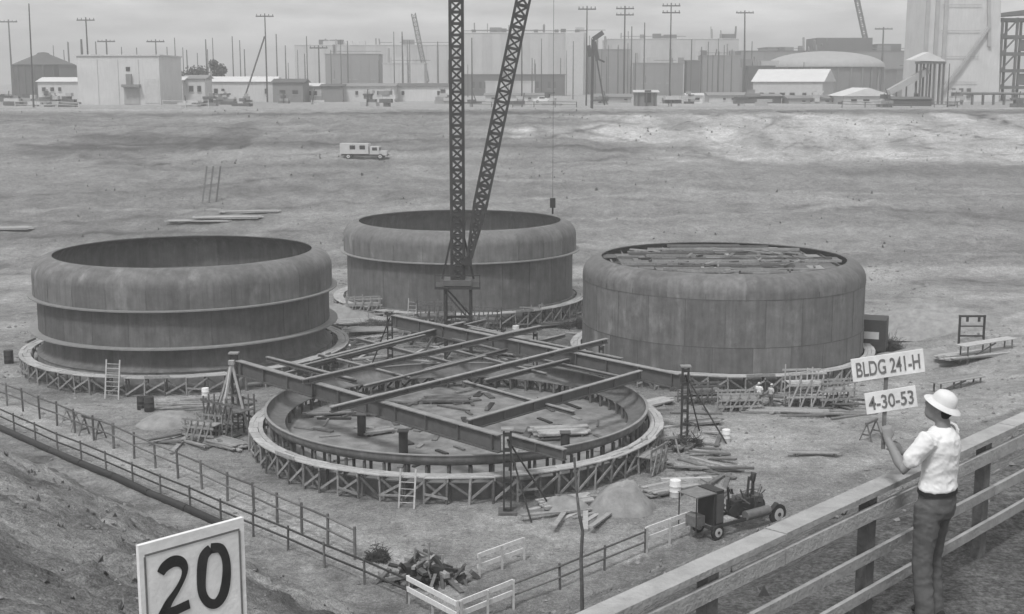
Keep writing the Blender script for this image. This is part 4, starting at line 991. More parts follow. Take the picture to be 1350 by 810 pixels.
for x, y, hh_ in ((.15, -.3, 1.9), (-.5, .2, 1.5), (.7, .1, 1.2)): rod('stake', (x, y, -.2), (x + .08, y, hh_), .05, 'wood', t, 6)
for x, y in ((-.7, -.2), (.45, -.1)): rod('cable_drum', (x, y - .25, .42), (x, y + .25, .42), .42, 'dark', t, 16)
frame()
brush('tangle of wire and twigs on the dark scrap heap in the near corner', p, 500, 1.4, 1.0, 1.2, 4, ln=(.3, 1.0))
brush('tangled scrap at the derrick foot', P0(605, 455), 700, 3.0, 1.4, 2.2, 31, ln=(.6, 2.0))
brush('tangled scrap before the back tank walkway', P0(520, 432), 450, 3.0, 1.0, 1.2, 33, ln=(.6, 1.8))
brush('smaller dark tangle left of the big brush heap', P0(497, 738), 420, .6, .5, .9, 6, ln=(.3, .7))
brush('tangled rods at the foot of the spoil heap on the right', P0(1165, 462), 700, 1.7, 1.1, 1.6, 9, ln=(.8, 2.4))
brush('tangled scrap by the right jack post', P0(905, 592), 350, 1.1, .8, .7, 12)
brush('tangled scrap under the right tank walkway scaffold', P0(1075, 538), 500, 2.6, .7, .9, 15)
brush('tangled scrap in front of the right tank near the two workers', P0(990, 540), 300, 2.0, .6, .6, 18)
brush('tangled scrap between the back tank and the right tank', P0(752, 432), 450, 2.2, 1.2, 1.5, 21)
brush('tangled scrap beside the dark scaffold crib', P0(265, 572), 400, 1.6, 1.0, 1.0, 25)
# crooked pole on the near bank
t = thing('crooked_pole', 'thin crooked pole standing on the near bank in front of the low ring', 'pole', hit(768, 812))
base = hit(768, 812); Yp = base.y
pts = [(768, 830), (767, 770), (766, 735), (768, 700), (764, 680), (761, 655), (757, 603)]
pv = [ony(x, y, Yp) for x, y in pts]; pv[0].z = min(pv[0].z, base.z - .3)
for a, b2, r in zip(pv, pv[1:], (.042, .04, .037, .034, .03, .026)): rod('stem', a, b2, r, 'wood_dark', t, 8)

# ---------------------------------------------------------------- engine trailer
def wheel(c, r, w, par, ax=(0, 1, 0)):
    c = Vector(c); ax = Vector(ax)
    ty = rod('wheel', c - ax * w / 2, c + ax * w / 2, r, 'rubber', par, 20)
    rod('rim', c - ax * (w / 2 + .015), c + ax * (w / 2 + .015), r * .62, 'offwhite', ty, 16)
    rod('hub', c - ax * (w / 2 + .05), c + ax * (w / 2 + .05), r * .2, 'dark', ty, 10)
pA = onz(936, 704, 0.15); pB = onz(1014, 683, 0.15)
ang = math.atan2(pB.y - pA.y, pB.x - pA.x); cE = (pA + pB) / 2; cE.z = hn(cE.x, cE.y); LE_ = (pB - pA).length
t = thing('engine_trailer', 'wheeled engine trailer with tall radiator housing right of the sand heap', 'trailer', cE, ang); frame(PW[t])
hl = LE_ / 2
for y in (-.45, .75): beam('chassis_rail', (-hl - .5, y, .62), (hl + .2, y, .62), .1, .16, 'dark', t)
for x in (-hl - .4, -.2, hl): beam('cross_member', (x, -.45, .62), (x, .75, .62), .12, .12, 'dark', t)
wheel((hl, -.55, .5), .5, .2, t); wheel((hl, .85, .5), .5, .2, t); wheel((-hl, -.5, .36), .36, .16, t); wheel((-hl, .8, .36), .36, .16, t)
block('radiator_housing', (-hl + .15, .15, 1.5), (.55, 1.2, 1.75), 'dark', t)
block('radiator_grille', (-hl + .15, -.47, 1.5), (.42, .05, 1.4), 'girder', t)
block('cab_panel', (-hl - .75, .15, 2.3), (1.3, 1.3, .05), 'mid_metal', t)
for x in (-hl - 1.35, -hl - .2):
    for y in (-.45, .75): rod('cab_post', (x, y, .65), (x, y, 2.3), .035, 'dark', t, 6)
block('seat_box', (-hl - .8, .2, .95), (.6, .7, .5), 'mid_metal', t)
block('engine_block', (.1, .15, 1.1), (1.3, .6, .75), 'dark', t)
for k in range(4): rod('cylinder', (-.35 + .3 * k, .15, 1.45), (-.35 + .3 * k, .15, 1.75), .1, 'mid_metal', t, 10)
rod('air_tank', (-.1, -.42, .78), (1.5, -.42, .78), .24, 'mid_metal', t, 16)
rt_ = random.Random(5)
for k in range(26):
    c = Vector((rt_.uniform(-.9, 1.6), rt_.uniform(-.4, .6), rt_.uniform(1.0, 1.9))); d = Vector((rt_.gauss(0, 1), rt_.gauss(0, .5), rt_.gauss(0, .8))).normalized() * rt_.uniform(.15, .5)
    rod('pipework', c - d, c + d, rt_.choice((.03, .04, .06)), rt_.choice(('dark', 'girder', 'mid_metal')), t, 6)
for k in range(5): block('fin', (-hl + .45, .15, .9 + .3 * k), (.06, 1.1, .16), 'mid_metal', t)
rod('exhaust_pipe', (.5, .1, 1.4), (.62, .1, 2.5), .06, 'dark', t, 8); rod('intake_stack', (1.0, .2, 1.4), (1.0, .2, 2.25), .08, 'dark', t, 8)
rod('muffler', (.95, .2, 2.2), (1.05, .2, 2.6), .14, 'dark', t, 10)
block('control_box', (1.15, .2, 1.15), (.55, .6, .7), 'girder', t)
rod('hose_coil', (-.9, -.5, 1.2), (-.9, -.42, 1.2), .3, 'rubber', t, 16)
beam('lever', (.75, -.3, 1.2), (.9, -.5, 2.1), .04, .04, 'dark', t); beam('lever', (.3, -.3, 1.3), (.2, -.45, 2.0), .04, .04, 'dark', t)
rod('drawbar', (hl + .2, .15, .6), (hl + 1.2, .15, .45), .06, 'dark', t, 8)
beam('fender', (hl - .1, -.55, 1.1), (hl - .55, -.55, .75), .24, .05, 'dark', t)
frame()
# ---------------------------------------------------------------- dark truck, rack and planks at the far right
p = P0(1150, 470); t = thing('dark_truck', 'dark boxy truck parked behind the right tank at its right edge', 'truck', p, R(70)); frame(PW[t])
block('body', (-.6, 0, 2.1), (2.6, 2.3, 2.6), 'dark', t); block('cab', (1.4, 0, 1.4), (1.3, 1.9, 1.5), 'dark', t)
block('hood', (2.5, 0, 1.0), (1.0, 1.3, .8), 'dark', t); block('chassis', (.3, 0, .7), (5.2, .9, .2), 'dark', t)
block('rear_window', (-1.92, 0, 2.1), (.04, 1.2, .6), 'offwhite', t); block('side_panel', (-.6, -1.07, 1.9), (1.6, .04, .9), 'girder', t)
for x in (-1.1, 2.2):
    for y in (-.95, .95): wheel((x, y, .45), .45, .25, t)
frame()
p = P0(1280, 452); t = thing('timber_rack', 'open dark timber rack with a crossbar beyond the spoil heap on the right', 'rack', p); frame(PW[t])
for x in (-1.05, 1.05): beam('upright', (x, 0, -.4), (x, 0, 2.3), .16, .16, 'dark', t)
beam('top_bar', (-1.15, 0, 2.22), (1.15, 0, 2.22), .14, .16, 'dark', t); beam('cross_bar', (-1.05, 0, 1.35), (1.05, 0, 1.35), .1, .1, 'dark', t)
beam('low_bar', (-1.05, 0, .5), (1.05, 0, .5), .1, .14, 'dark', t)
for x in (-.45, .55): block('hook_plate', (x, -.1, 1.95), (.22, .05, .4), 'dark', t)
frame()
def trestle_table(label, px, py, rz, L, w, hh, m):
    p = P0(px, py); t = thing('plank_trestle', label, 'trestle', p, rz, 'plank trestles on the right'); frame(PW[t])
    for k in range(3): beam('plank', (-L / 2, (k - 1) * w / 3, hh), (L / 2, (k - 1) * w / 3, hh), w / 3.2, .07, m, t)
    for s in (-.42, 0, .42):
        for q in (-1, 1): beam('leg', (L * s, q * w * .4, -.6), (L * s, q * w * .35, hh - .04), .09, .09, 'wood_dark', t)
    beam('brace', (-L * .42, -w * .4, .05), (L * .1, -w * .38, hh - .1), .05, .12, 'wood_dark', t)
    frame()
trestle_table('pale plank trestle walkway at the far right above the rim fence', 1300, 470, R(32), 6.5, 1.0, 1.2, 'wood_light')
trestle_table('long plank trestle running down to the spoil heap behind the hard hat', 1262, 512, R(30), 5.0, .9, .6, 'wood')
# leaning frame of dark poles on the far floor, and a few far workers' sheds
p = P0(278, 268); t = thing('pole_frame', 'dark leaning pole frame on the pit floor behind the left tank', 'frame', p); frame(PW[t])
for x in (-1.2, -.3, .7): beam('pole', (x, 0, -.2), (x + .7, .6, 5.0), .2, .2, 'wood_dark', t)
beam('tie', (-.8, .2, 2.4), (1.0, .2, 2.6), .12, .12, 'wood_dark', t); frame()

# white truck on the far slope
p = P0(478, 211); t = thing('white_truck', 'white van-bodied truck on the far slope left of the derrick', 'truck', p, R(-4)); frame(PW[t])
block('van_body', (-1.3, 0, 2.0), (5.2, 2.3, 2.0), 'offwhite', t); block('cab', (2.35, 0, 1.65), (1.7, 2.0, 1.5), 'offwhite', t)
block('hood', (3.8, 0, 1.15), (1.5, 1.7, .9), 'offwhite', t); block('chassis', (0.3, 0, .75), (8.2, 1.2, .25), 'dark', t)
for x in (-1.6, .2): block('side_window', (x, -1.16, 2.25), (1.0, .05, .75), 'glass', t)
block('cab_window', (2.4, -1.01, 1.95), (.9, .05, .6), 'glass', t); block('windscreen', (3.22, 0, 1.95), (.05, 1.6, .55), 'glass', t); block('front_bumper', (4.65, 0, .75), (.15, 2.0, .25), 'dark', t)
for x in (-2.4, 3.4):
    for y in (-1.0, 1.0): wheel((x, y, .5), .5, .3, t)
frame()

tw = [o for o in bpy.data.objects if o.name.startswith('white_truck')][0]
tw.matrix_basis = PW[tw] @ Matrix.Diagonal((.86, .86, .80, 1))
# ================================================================ the far side
GF = 16.35
def span(px0, px1, Y): return (px0 - 675) / FPX * Y / (_c), (px1 - 675) / FPX * Y / (_c)
def xat(px, Y, z):                              # x of a picture column at distance Y and height z
    d = Y * _c - (z - CAMH) * _s; return (px - 675) / FPX * d
def zat(py, Y): return ony(675, py, Y).z
def windows(par, x0, x1, z0, z1, y, n, rows=1, m='glass'):
    for r in range(rows):
        for i in range(n):
            if n > 3 and random.random() < .3: continue
            cx = x0 + (x1 - x0) * (i + .5 + random.uniform(-.18, .18)) / n; cz = z0 + (z1 - z0) * (r + .5) / rows; w = (x1 - x0) / n * random.uniform(.3, .6); hh = (z1 - z0) / rows * .55
            o = block('window', (cx, y - .02, cz), (w, .08, hh), m, par); block('sill', (cx, y - .1, cz - hh / 2 - .08), (w * 1.15, .22, .12), 'offwhite', o)
def hall(name, label, cat, px0, px1, ptop, Y, depth, m, pleave=None, roof='flat', rm='roof_pale', wins=None, panels=0, group=None, base=GF, pm=None):
    z1 = zat(pleave if pleave else ptop, Y); zr = zat(ptop, Y); x0, x1 = xat(px0, Y, base), xat(px1, Y, base); cx = (x0 + x1) / 2
    t = thing(name, label, cat, (cx, Y + depth / 2, base), 0, group)
    block('wall', (cx, Y + depth / 2, (base - .5 + z1) / 2), (x1 - x0, depth, z1 - base + .5), m, t)
    if panels:
        w = (x1 - x0) / panels
        for i in range(panels): block('panel', (x0 + w * (i + .5), Y - .06, (base + z1) / 2), (w * .93, .14, (z1 - base) * .985), pm or m, t)
    if roof == 'flat': block('roof', (cx, Y + depth / 2, z1 + .15), (x1 - x0 + .6, depth + .6, .3), rm, t)
    elif roof in ('gable_x', 'gable_y', 'shed'):
        e = .5; hy = depth / 2 + e; hx = (x1 - x0) / 2 + e; th = .18
        if roof == 'gable_x': v = [(-hx, -hy, z1), (hx, -hy, z1), (hx, hy, z1), (-hx, hy, z1), (-hx, 0, zr), (hx, 0, zr)]; f = [(0, 1, 5, 4), (2, 3, 4, 5), (0, 4, 3), (1, 2, 5), (0, 3, 2, 1)]
        elif roof == 'gable_y': v = [(-hx, -hy, z1), (hx, -hy, z1), (hx, hy, z1), (-hx, hy, z1), (0, -hy, zr), (0, hy, zr)]; f = [(0, 1, 4), (1, 2, 5, 4), (2, 3, 5), (3, 0, 4, 5), (0, 3, 2, 1)]
        else: v = [(-hx, -hy, z1), (hx, -hy, z1), (hx, hy, zr), (-hx, hy, zr), (hx, hy, z1), (-hx, hy, z1)]; f = [(0, 1, 2, 3), (1, 4, 2), (0, 3, 5), (5, 3, 2, 4), (0, 5, 4, 1)]
        meshobj('roof', v, f, rm, t, W=xf((cx, Y + depth / 2, 0.01)))
        if roof == 'gable_y': meshobj('gable', [(-hx + e, -hy - .02 + e, z1), (hx - e, -hy - .02 + e, z1), (0, -hy - .02 + e, zr - .2)], [(0, 1, 2)], m, t, W=xf((cx, Y + depth / 2, 0)))
    if wins: windows(t, x0 + (x1 - x0) * .06, x0 + (x1 - x0) * .94, base + (z1 - base) * wins[2], base + (z1 - base) * wins[3], Y, wins[0], wins[1])
    return t, x0, x1, z1
# large blocks, back to front
hall('factory_block', 'long pale factory block behind the sheds left of the derrick mast', 'building', 390, 603, 60, 560, 30, 'bld_pale', panels=16)
t, x0, x1, z1 = hall('factory_hall', 'tall pale ribbed factory hall between the derrick mast and the far pole', 'building', 612, 772, 44, 520, 30, 'bld_pale', panels=13)
block('parapet', ((x0 + x1) / 2, 520.5, z1 + .9), (x1 - x0 + 1, .4, .25), 'bld_dark', t)
for i in range(6): block('roof_vent', (x0 + (x1 - x0) * (.08 + .17 * i), 524, z1 + .9), (1.6, 1.6, 1.2), 'bld_dark', t)
bx0, bx1 = xat(745, 518, GF), xat(769, 518, GF); block('bright_bay', ((bx0 + bx1) / 2, 518.9, (GF + z1) / 2), (bx1 - bx0, 1.2, z1 - GF), 'offwhite', t)
hall('dark_shed', 'long dark shed in front of the tall ribbed factory hall', 'shed', 612, 745, 99, 490, 14, 'bld_dark', rm='bld_dark', wins=(14, 1, .2, .8))
hall('factory_block', 'pale factory block right of the far pole', 'building', 800, 972, 52, 560, 30, 'bld_pale', panels=12)
t, x0, x1, z1 = hall('factory_block', 'grey factory block behind the low dome', 'building', 975, 1190, 68, 540, 40, 'bld_mid', rm='bld_dark', panels=14, pm='bld_mid')
for a, b2, c in ((1075, 1148, 50), (1155, 1186, 58), (1010, 1045, 62)):
    xa, xb = xat(a, 545, GF), xat(b2, 545, GF); block('upper_storey', ((xa + xb) / 2, 556, (z1 + zat(c, 545)) / 2 + .2), (xb - xa, 20, zat(c, 545) - z1 - .4), 'bld_dark' if c != 62 else 'bld_mid', t)
hall('doorway_tower', 'narrow dark hut against the pale factory block', 'shed', 905, 922, 81, 500, 8, 'bld_dark', rm='bld_dark')
def roof_clutter(t, x0, x1, z, Y, n, seed):
    rc = random.Random(seed)
    for i in range(n):
        x = rc.uniform(x0, x1); k = rc.random()
        if k < .35: block('roof_unit', (x, Y + rc.uniform(3, 10), z + .3 + .8), (rc.uniform(1.5, 6), 3, rc.uniform(1.2, 3)), rc.choice(('bld_mid', 'bld_dark', 'bld_pale')), t)
        elif k < .7: rod('vent_stack', (x, Y + rc.uniform(2, 9), z), (x, Y + 5, z + rc.uniform(2, 6)), rc.uniform(.2, .5), 'bld_mid', t, 8)
        else: beam('roof_rail', (x, Y + .5, z + 1.2), (x + rc.uniform(4, 12), Y + .5, z + 1.2), .15, .2, 'bld_dark', t)
for i, (a, b2, tp, Y, dp, m, n, lab) in enumerate(((430, 500, 72, 520, 16, 'bld_mid', 6, 'grey annexe in front of the long pale factory block'), (505, 560, 84, 500, 14, 'bld_pale', 5, 'low pale annexe left of the derrick mast'), (775, 830, 66, 540, 16, 'bld_mid', 5, 'grey block between the ribbed hall and the pale right block'),
        (838, 900, 84, 500, 12, 'bld_mid', 5, 'low grey annexe before the pale right block'), (926, 975, 74, 520, 14, 'bld_mid', 4, 'grey annexe right of the narrow dark hut'), (985, 1020, 88, 420, 10, 'bld_dark', 3, 'dark annexe left of the low dome'), (1180, 1216, 92, 400, 12, 'bld_mid', 4, 'grey annexe left of the concrete tower'), (640, 705, 108, 470, 8, 'bld_pale', 5, 'pale lean-to before the long dark shed'), (215, 300, 106, 420, 10, 'bld_mid', 6, 'grey shed row behind the small white sheds'))):
    t, x0, x1, z1 = hall('annexe', lab, 'building', a, b2, tp, Y, dp, m, rm=m, panels=n, pm=m, wins=(n, 1, .3, .7)); roof_clutter(t, x0, x1, z1, Y, n + 2, i + 40)
for o in [q for q in bpy.data.objects if q.name.startswith(('factory_block', 'factory_hall')) and q.parent is None]:
    w_ = [c for c in o.children if c.name.startswith('wall')][0]; W = w_.matrix_basis; sx_ = W[0][0] / 2
    roof_clutter(o, W[0][3] - sx_, W[0][3] + sx_, W[2][3] + W[2][2] / 2, W[1][3] - W[1][1] / 2, 16, hash(o.name) % 7 if False else len(o.children))
# low dome
Y = 440; x0, x1 = xat(1025, Y, 20), xat(1185, Y, 20); r = (x1 - x0) / 2; ze = zat(87, Y); zt = zat(66, Y)
t = thing('domed_tank', 'wide low domed storage tank behind the white gabled shed', 'storage tank', ((x0 + x1) / 2, Y + r, GF)); frame(PW[t])
share('wall', lathe_mesh('wall', [(r * .96, -.5), (r * .96, ze - GF)], 'bld_mid', 64), Matrix.Identity(4), t)
share('dome_roof', lathe_mesh('dome_roof', [(r, ze - GF - .3), (r, ze - GF)] + [(r * math.cos(math.pi / 2 * i / 10), ze - GF + (zt - ze) * math.sin(math.pi / 2 * i / 10)) for i in range(1, 10)] + [(.01, zt - GF)], 'concrete', 64), Matrix.Identity(4), t)
for k in range(28):
    a = 2 * math.pi * k / 28; beam('wall_rib', (r * .975 * math.cos(a), r * .975 * math.sin(a), 0), (r * .975 * math.cos(a), r * .975 * math.sin(a), ze - GF - .3), .5, .4, 'bld_mid', t)
frame()
# round tank with a cone roof at the left
Y = 380; x0, x1 = xat(4, Y, 20), xat(86, Y, 20); r = (x1 - x0) / 2; ze = zat(85, Y); zt = zat(69, Y)
t = thing('cone_roofed_tank', 'dark round tank with a shallow cone roof at the left edge', 'storage tank', ((x0 + x1) / 2, Y + r, GF)); frame(PW[t])
share('wall', lathe_mesh('wall', [(r * .97, -.5), (r * .97, ze - GF)], 'bld_dark', 48), Matrix.Identity(4), t)
share('cone_roof', lathe_mesh('cone_roof', [(r, ze - GF - .2), (r, ze - GF), (r * .22, zt - GF - .5), (r * .16, zt - GF), (.01, zt - GF + .2)], 'bld_dark', 48), Matrix.Identity(4), t)
for k in range(20):
    a = 2 * math.pi * k / 20; beam('wall_rib', (r * .98 * math.cos(a), r * .98 * math.sin(a), 0), (r * .98 * math.cos(a), r * .98 * math.sin(a), ze - GF - .3), .35, .3, 'bld_dark', t)
frame()
hall('dark_shed', 'small dark shed right of the cone-roofed tank', 'shed', 80, 104, 88, 375, 8, 'bld_dark', rm='bld_dark')
hall('white_shed', 'low white shed between the cone-roofed tank and the pale cube building', 'shed', 51, 107, 102, 340, 10, 'offwhite', 108, 'gable_x', wins=(5, 1, .45, .8))
# pale cube building
t, x0, x1, z1 = hall('concrete_block_building', 'pale windowless cube of a building left of the sheds', 'building', 104, 212, 74, 300, 20, 'concrete_pale', rm='concrete_pale')
w = (x1 - x0)
block('dark_opening', (x0 + w * .62, 299.95, GF + 10.0 * .55 + 2.4), (.9, .14, .9), 'glass', t)
block('canopy', (x0 + w * .66, 299.2, GF + 4.2), (4.0, 1.7, .6), 'bld_mid', t); block('door', (x0 + w * .65, 299.95, GF + 1.9), (3.4, .12, 3.6), 'concrete', t)
block('duct', (x0 + w * .63, 299.7, GF + 5.6), (1.2, .6, 2.4), 'bld_mid', t)
block('light_panel', (x0 + w * .9, 299.95, GF + 3.0), (3.2, .12, 5.4), 'offwhite', t)
for i in range(3): block('joint_strip', (x0 + w * (.25 + .25 * i), 299.97, GF + 5.0), (.12, .07, 10.0), 'concrete', t)
# sheds
hall('white_shed', 'small white shed right of the cube building, under the left dark tree', 'shed', 214, 242, 101, 330, 8, 'offwhite', 106, 'gable_x', wins=(3, 1, .35, .75))
hall('white_shed', 'small windowed shed under the second dark tree', 'shed', 243, 271, 99, 332, 8, 'concrete_pale', 104, 'gable_x', 'bld_mid', wins=(2, 1, .35, .8))
hall('long_shed', 'long pale shed with a white roof behind the leaning strut pole', 'shed', 273, 362, 101, 345, 12, 'concrete_pale', 108, 'gable_x', wins=(7, 1, .3, .75))
hall('grey_shed', 'grey shed at the right end of the long pale shed', 'shed', 360, 400, 104, 335, 10, 'bld_mid', 109, 'gable_x', 'bld_dark', wins=(2, 1, .3, .7))
hall('white_shed', 'low white shed left of the dark hut', 'shed', 400, 424, 110, 345, 8, 'offwhite', 114, 'gable_x', wins=(2, 1, .3, .8))
hall('dark_hut', 'dark hut between two low white sheds', 'shed', 424, 452, 111, 340, 8, 'bld_mid', 114, 'gable_x', 'bld_dark')
hall('long_shed', 'long low white shed with small windows left of the derrick mast', 'shed', 452, 520, 110, 342, 10, 'offwhite', 114, 'gable_x', 'bld_mid', wins=(6, 1, .35, .8))
hall('long_shed', 'low pale shed just left of the derrick mast', 'shed', 522, 598, 110, 350, 10, 'concrete_pale', 114, 'gable_x', 'bld_dark', wins=(6, 1, .3, .8))
hall('low_shed', 'low pale shed under the long dark shed', 'shed', 640, 720, 123, 352, 9, 'concrete_pale', 126, 'gable_x', 'bld_mid', wins=(7, 1, .25, .75))
gs, x0, x1, z1 = hall('gabled_shed', 'bright white gabled shed in front of the low dome', 'shed', 1008, 1100, 91, 360, 16, 'offwhite', 108, 'gable_x', 'roof_pale', wins=(6, 1, .15, .5))
gs.matrix_basis = PW[gs] @ Matrix.Rotation(R(-24), 4, 'Z')
hall('white_tent', 'small white tent-roofed shed right of the gabled shed', 'shed', 1112, 1176, 116, 305, 14, 'offwhite', 127, 'gable_y', 'roof_pale', wins=(3, 1, .3, .7))
hall('low_shed', 'low grey shed below the gabled shed', 'shed', 990, 1030, 124, 320, 8, 'bld_dark', 127, 'gable_x', 'bld_mid')
hall('low_shed', 'low pale stores shed between booth and gabled shed', 'shed', 935, 985, 122, 330, 8, 'concrete_pale', 126, 'gable_x', 'bld_mid', wins=(4, 1, .3, .7))
hall('low_shed', 'low stores shed left of the white tent shed', 'shed', 1040, 1108, 126, 315, 8, 'concrete', 130, 'gable_x', 'bld_mid', wins=(6, 1, .2, .7))
hall('dark_shed', 'dark tarpaulin-covered shed below the conveyor', 'shed', 1177, 1228, 128, 285, 9, 'bld_dark', 131, 'gable_x', 'bld_dark', base=16.2)
hall('low_shed', 'low shed half hidden right of the far pole', 'shed', 785, 832, 124, 330, 8, 'concrete', 128, 'gable_x', 'bld_mid', wins=(4, 1, .25, .75))
t, x0, x1, z1 = hall('site_booth', 'small grey booth on posts at the rim of the far slope', 'booth', 838, 866, 119, 285, 5, 'bld_mid', 122, 'gable_x', 'offwhite')
for x in (x0 + .6, (x0 + x1) / 2, x1 - .6): beam('corner_post', (x, 284.85, GF), (x, 284.85, z1), .35, .35, 'bld_dark', t)
block('opening', ((x0 + x1) / 2 + .3, 284.95, GF + 2), (1.4, .2, 2.6), 'glass', t)
hall('white_cabin', 'tiny white cabin right of the tall double-arm pole', 'cabin', 906, 926, 123, 320, 4, 'white', 126, 'gable_x', 'offwhite', wins=(1, 1, .3, .8))
# parked vehicles as small cars on the rim road
def car(label, px, py, rz, m, Y=None):
    p = P0(px, py); t = thing('parked_car', label, 'car', p, rz, 'vehicles on the far rim'); frame(PW[t])
    bm = bmesh.new(); prof = [(-2.3, .35), (-2.35, .8), (-1.6, .95), (-1.1, 1.5), (.5, 1.52), (1.05, .98), (2.1, .85), (2.3, .6), (2.3, .35)]
    A = [bm.verts.new((x, -.85, z)) for x, z in prof]; B = [bm.verts.new((x, .85, z)) for x, z in prof]; bm.faces.new(A); bm.faces.new(list(reversed(B)))
    for i in range(len(prof)): bm.faces.new((A[i], B[i], B[(i + 1) % len(prof)], A[(i + 1) % len(prof)]))
    bmesh.ops.recalc_face_normals(bm, faces=bm.faces); me = bpy.data.meshes.new('car_body'); bm.to_mesh(me); bm.free(); me.materials.append(M[m]); share('body', me, Matrix.Identity(4), t)
    block('side_window', (-.3, -.86, 1.22), (1.3, .04, .36), 'glass', t); block('side_window', (-.3, .86, 1.22), (1.3, .04, .36), 'glass', t)
    for x in (-1.4, 1.4):
        for y in (-.8, .8): wheel((x, y, .34), .34, .18, t)
    frame()
car('pale car on the far rim below the tall ribbed hall', 716, 136, 0, 'white')
car('dark car at the left picture edge in front of the round tank', 8, 131, 0, 'dark')
car('dark car in front of the small white sheds', 232, 131, 0, 'bld_dark')
# concrete tower
Y = 345; x0, x1 = xat(1216, Y, 20), xat(1318, Y, 20); zt = 62
t = thing('concrete_tower', 'huge pale concrete tower at the right reaching out of the picture', 'tower', ((x0 + x1) / 2, Y + 9, GF)); frame(PW[t])
def prism(name, b, tpt, z0, z1, m):
    v = [(b[0], b[1], z0), (b[2], b[1], z0), (b[2], b[3], z0), (b[0], b[3], z0), (tpt[0], tpt[1], z1), (tpt[2], tpt[1], z1), (tpt[2], tpt[3], z1), (tpt[0], tpt[3], z1)]
    return meshobj(name, v, [(0, 3, 2, 1), (4, 5, 6, 7), (0, 1, 5, 4), (1, 2, 6, 5), (2, 3, 7, 6), (3, 0, 4, 7)], m, t)
hw = (x1 - x0) / 2
prism('shaft', (-hw, -9, hw, 9), (-hw + .3, -8.5, hw - 1.6, 8.5), -.5, zt - GF, 'concrete_pale')
for fx in (-.97, -.72, -.50): prism('pilaster', (hw * fx - .5, -9.5, hw * fx + .5, -8.9), (hw * fx - .5 + .2, -9.0, hw * fx + .5 + .2, -8.4), 0, zt - GF, 'concrete')
prism('pilaster', (hw * .62, -9.6, hw * .70, -8.9), (hw * .40, -9.1, hw * .48, -8.4), 14, zt - GF, 'concrete')
beam('stair_flight', (hw * -.05, -9.7, 9), (hw * .62, -9.5, 19), .6, .7, 'concrete', t); beam('stair_flight', (hw * -.05, -9.7, 9), (hw * -.5, -9.8, 3), .6, .7, 'concrete', t)
for i in range(5): block('joint_line', (-.1 * hw, -9.35 + .06 * i, 5 + 6.5 * i), (hw * 1.0, .12, .14), 'concrete', t)
for i in range(3): block('opening', (hw * .2 * (i - 1), -9.25, 2.2), (1.0, .3, 2.4), 'bld_dark', t)
frame()
# steel-framed tower at the right edge
Y = 360; x0 = xat(1316, Y, 20); t = thing('steel_frame_tower', 'dark open steel frame tower at the right picture edge', 'tower', (x0 + 6, Y + 5, GF)); frame(PW[t])
lv = [3.5, 8, 12.5, 17, 21.5]
for x in (-5.5, -1.5, 2.5, 6.5):
    for y in (-4, 4): beam('column', (x, y, -.4), (x, y, 22), .6, .6, 'bld_dark', t)
for z in lv:
    for y in (-4, 4): beam('floor_beam', (-6.3, y, z), (7.5, y, z), .5, .8, 'bld_dark', t)
    for x in (-5.5, 6.5): beam('floor_beam', (x, -4.5, z), (x, 4.5, z), .5, .8, 'bld_dark', t)
    block('floor', (.5, 0, z + .2), (13, 8, .3), 'bld_dark', t)
for i, z in enumerate(lv[:-1]):
    beam('brace', (-5.5, -4.2, z), (-1.5, -4.2, lv[i + 1]), .3, .4, 'bld_dark', t)
    block('wall_panel', (1.5 + (i % 2) * 3, -3.6, z + 2.2), (4.0, .2, 3.0), 'bld_mid' if i % 2 else 'bld_dark', t)
meshobj('roof', [(-8, -6, 22.3), (9, -6, 23.3), (9, 6, 23.3), (-8, 6, 22.3), (-8, -6, 23.0), (9, -6, 25.2), (9, 6, 25.2), (-8, 6, 23.0)], [(0, 3, 2, 1), (4, 5, 6, 7), (0, 1, 5, 4), (1, 2, 6, 5), (2, 3, 7, 6), (3, 0, 4, 7)], 'bld_dark', t)
frame()
# conveyor house with inclined gallery
Y = 310; t = thing('conveyor_house', 'timber conveyor house with an inclined gallery left of the concrete tower', 'conveyor', (xat(1205, Y, 20), Y, GF)); frame(PW[t])
zz = lambda py: zat(py, Y) - GF
xx = lambda px: xat(px, Y, 20) - xat(1205, Y, 20)
for px in (1210, 1219, 1228, 1240):
    for y in (-1.5, 1.5): beam('post', (xx(px), y, -.4), (xx(px), y, zz(83)), .4, .4, 'bld_dark', t)
block('upper_floor', ((xx(1208) + xx(1242)) / 2, 0, zz(83)), (xx(1242) - xx(1208), 4, .5), 'bld_mid', t)
block('house', ((xx(1212) + xx(1235)) / 2, 0, (zz(83) + zz(76)) / 2), (xx(1230) - xx(1212), 3.4, zz(76) - zz(83)), 'bld_mid', t)
a, b2, c = xx(1196), xx(1218), xx(1240)
meshobj('roof', [(a, -2.4, zz(79)), (b2, -2.4, zz(69)), (c, -2.4, zz(80)), (a, 2.4, zz(79)), (b2, 2.4, zz(69)), (c, 2.4, zz(80)), (a, -2.4, zz(80.5)), (c, -2.4, zz(81.5)), (a, 2.4, zz(80.5)), (c, 2.4, zz(81.5))],
        [(0, 1, 4, 3), (1, 2, 5, 4), (0, 6, 7, 2, 1), (3, 4, 5, 9, 8), (6, 8, 9, 7), (0, 3, 8, 6), (2, 7, 9, 5)], 'roof_pale', t)
beam('gallery', (xx(1172), 0, zz(122)), (xx(1222), 0, zz(93)), 2.2, 1.4, 'concrete', t)
for px, py in ((1182, 116), (1195, 108), (1207, 101)): beam('gallery_leg', (xx(px), 0, -.3), (xx(px), 0, zz(py) - .3), .3, .3, 'bld_dark', t)
frame()
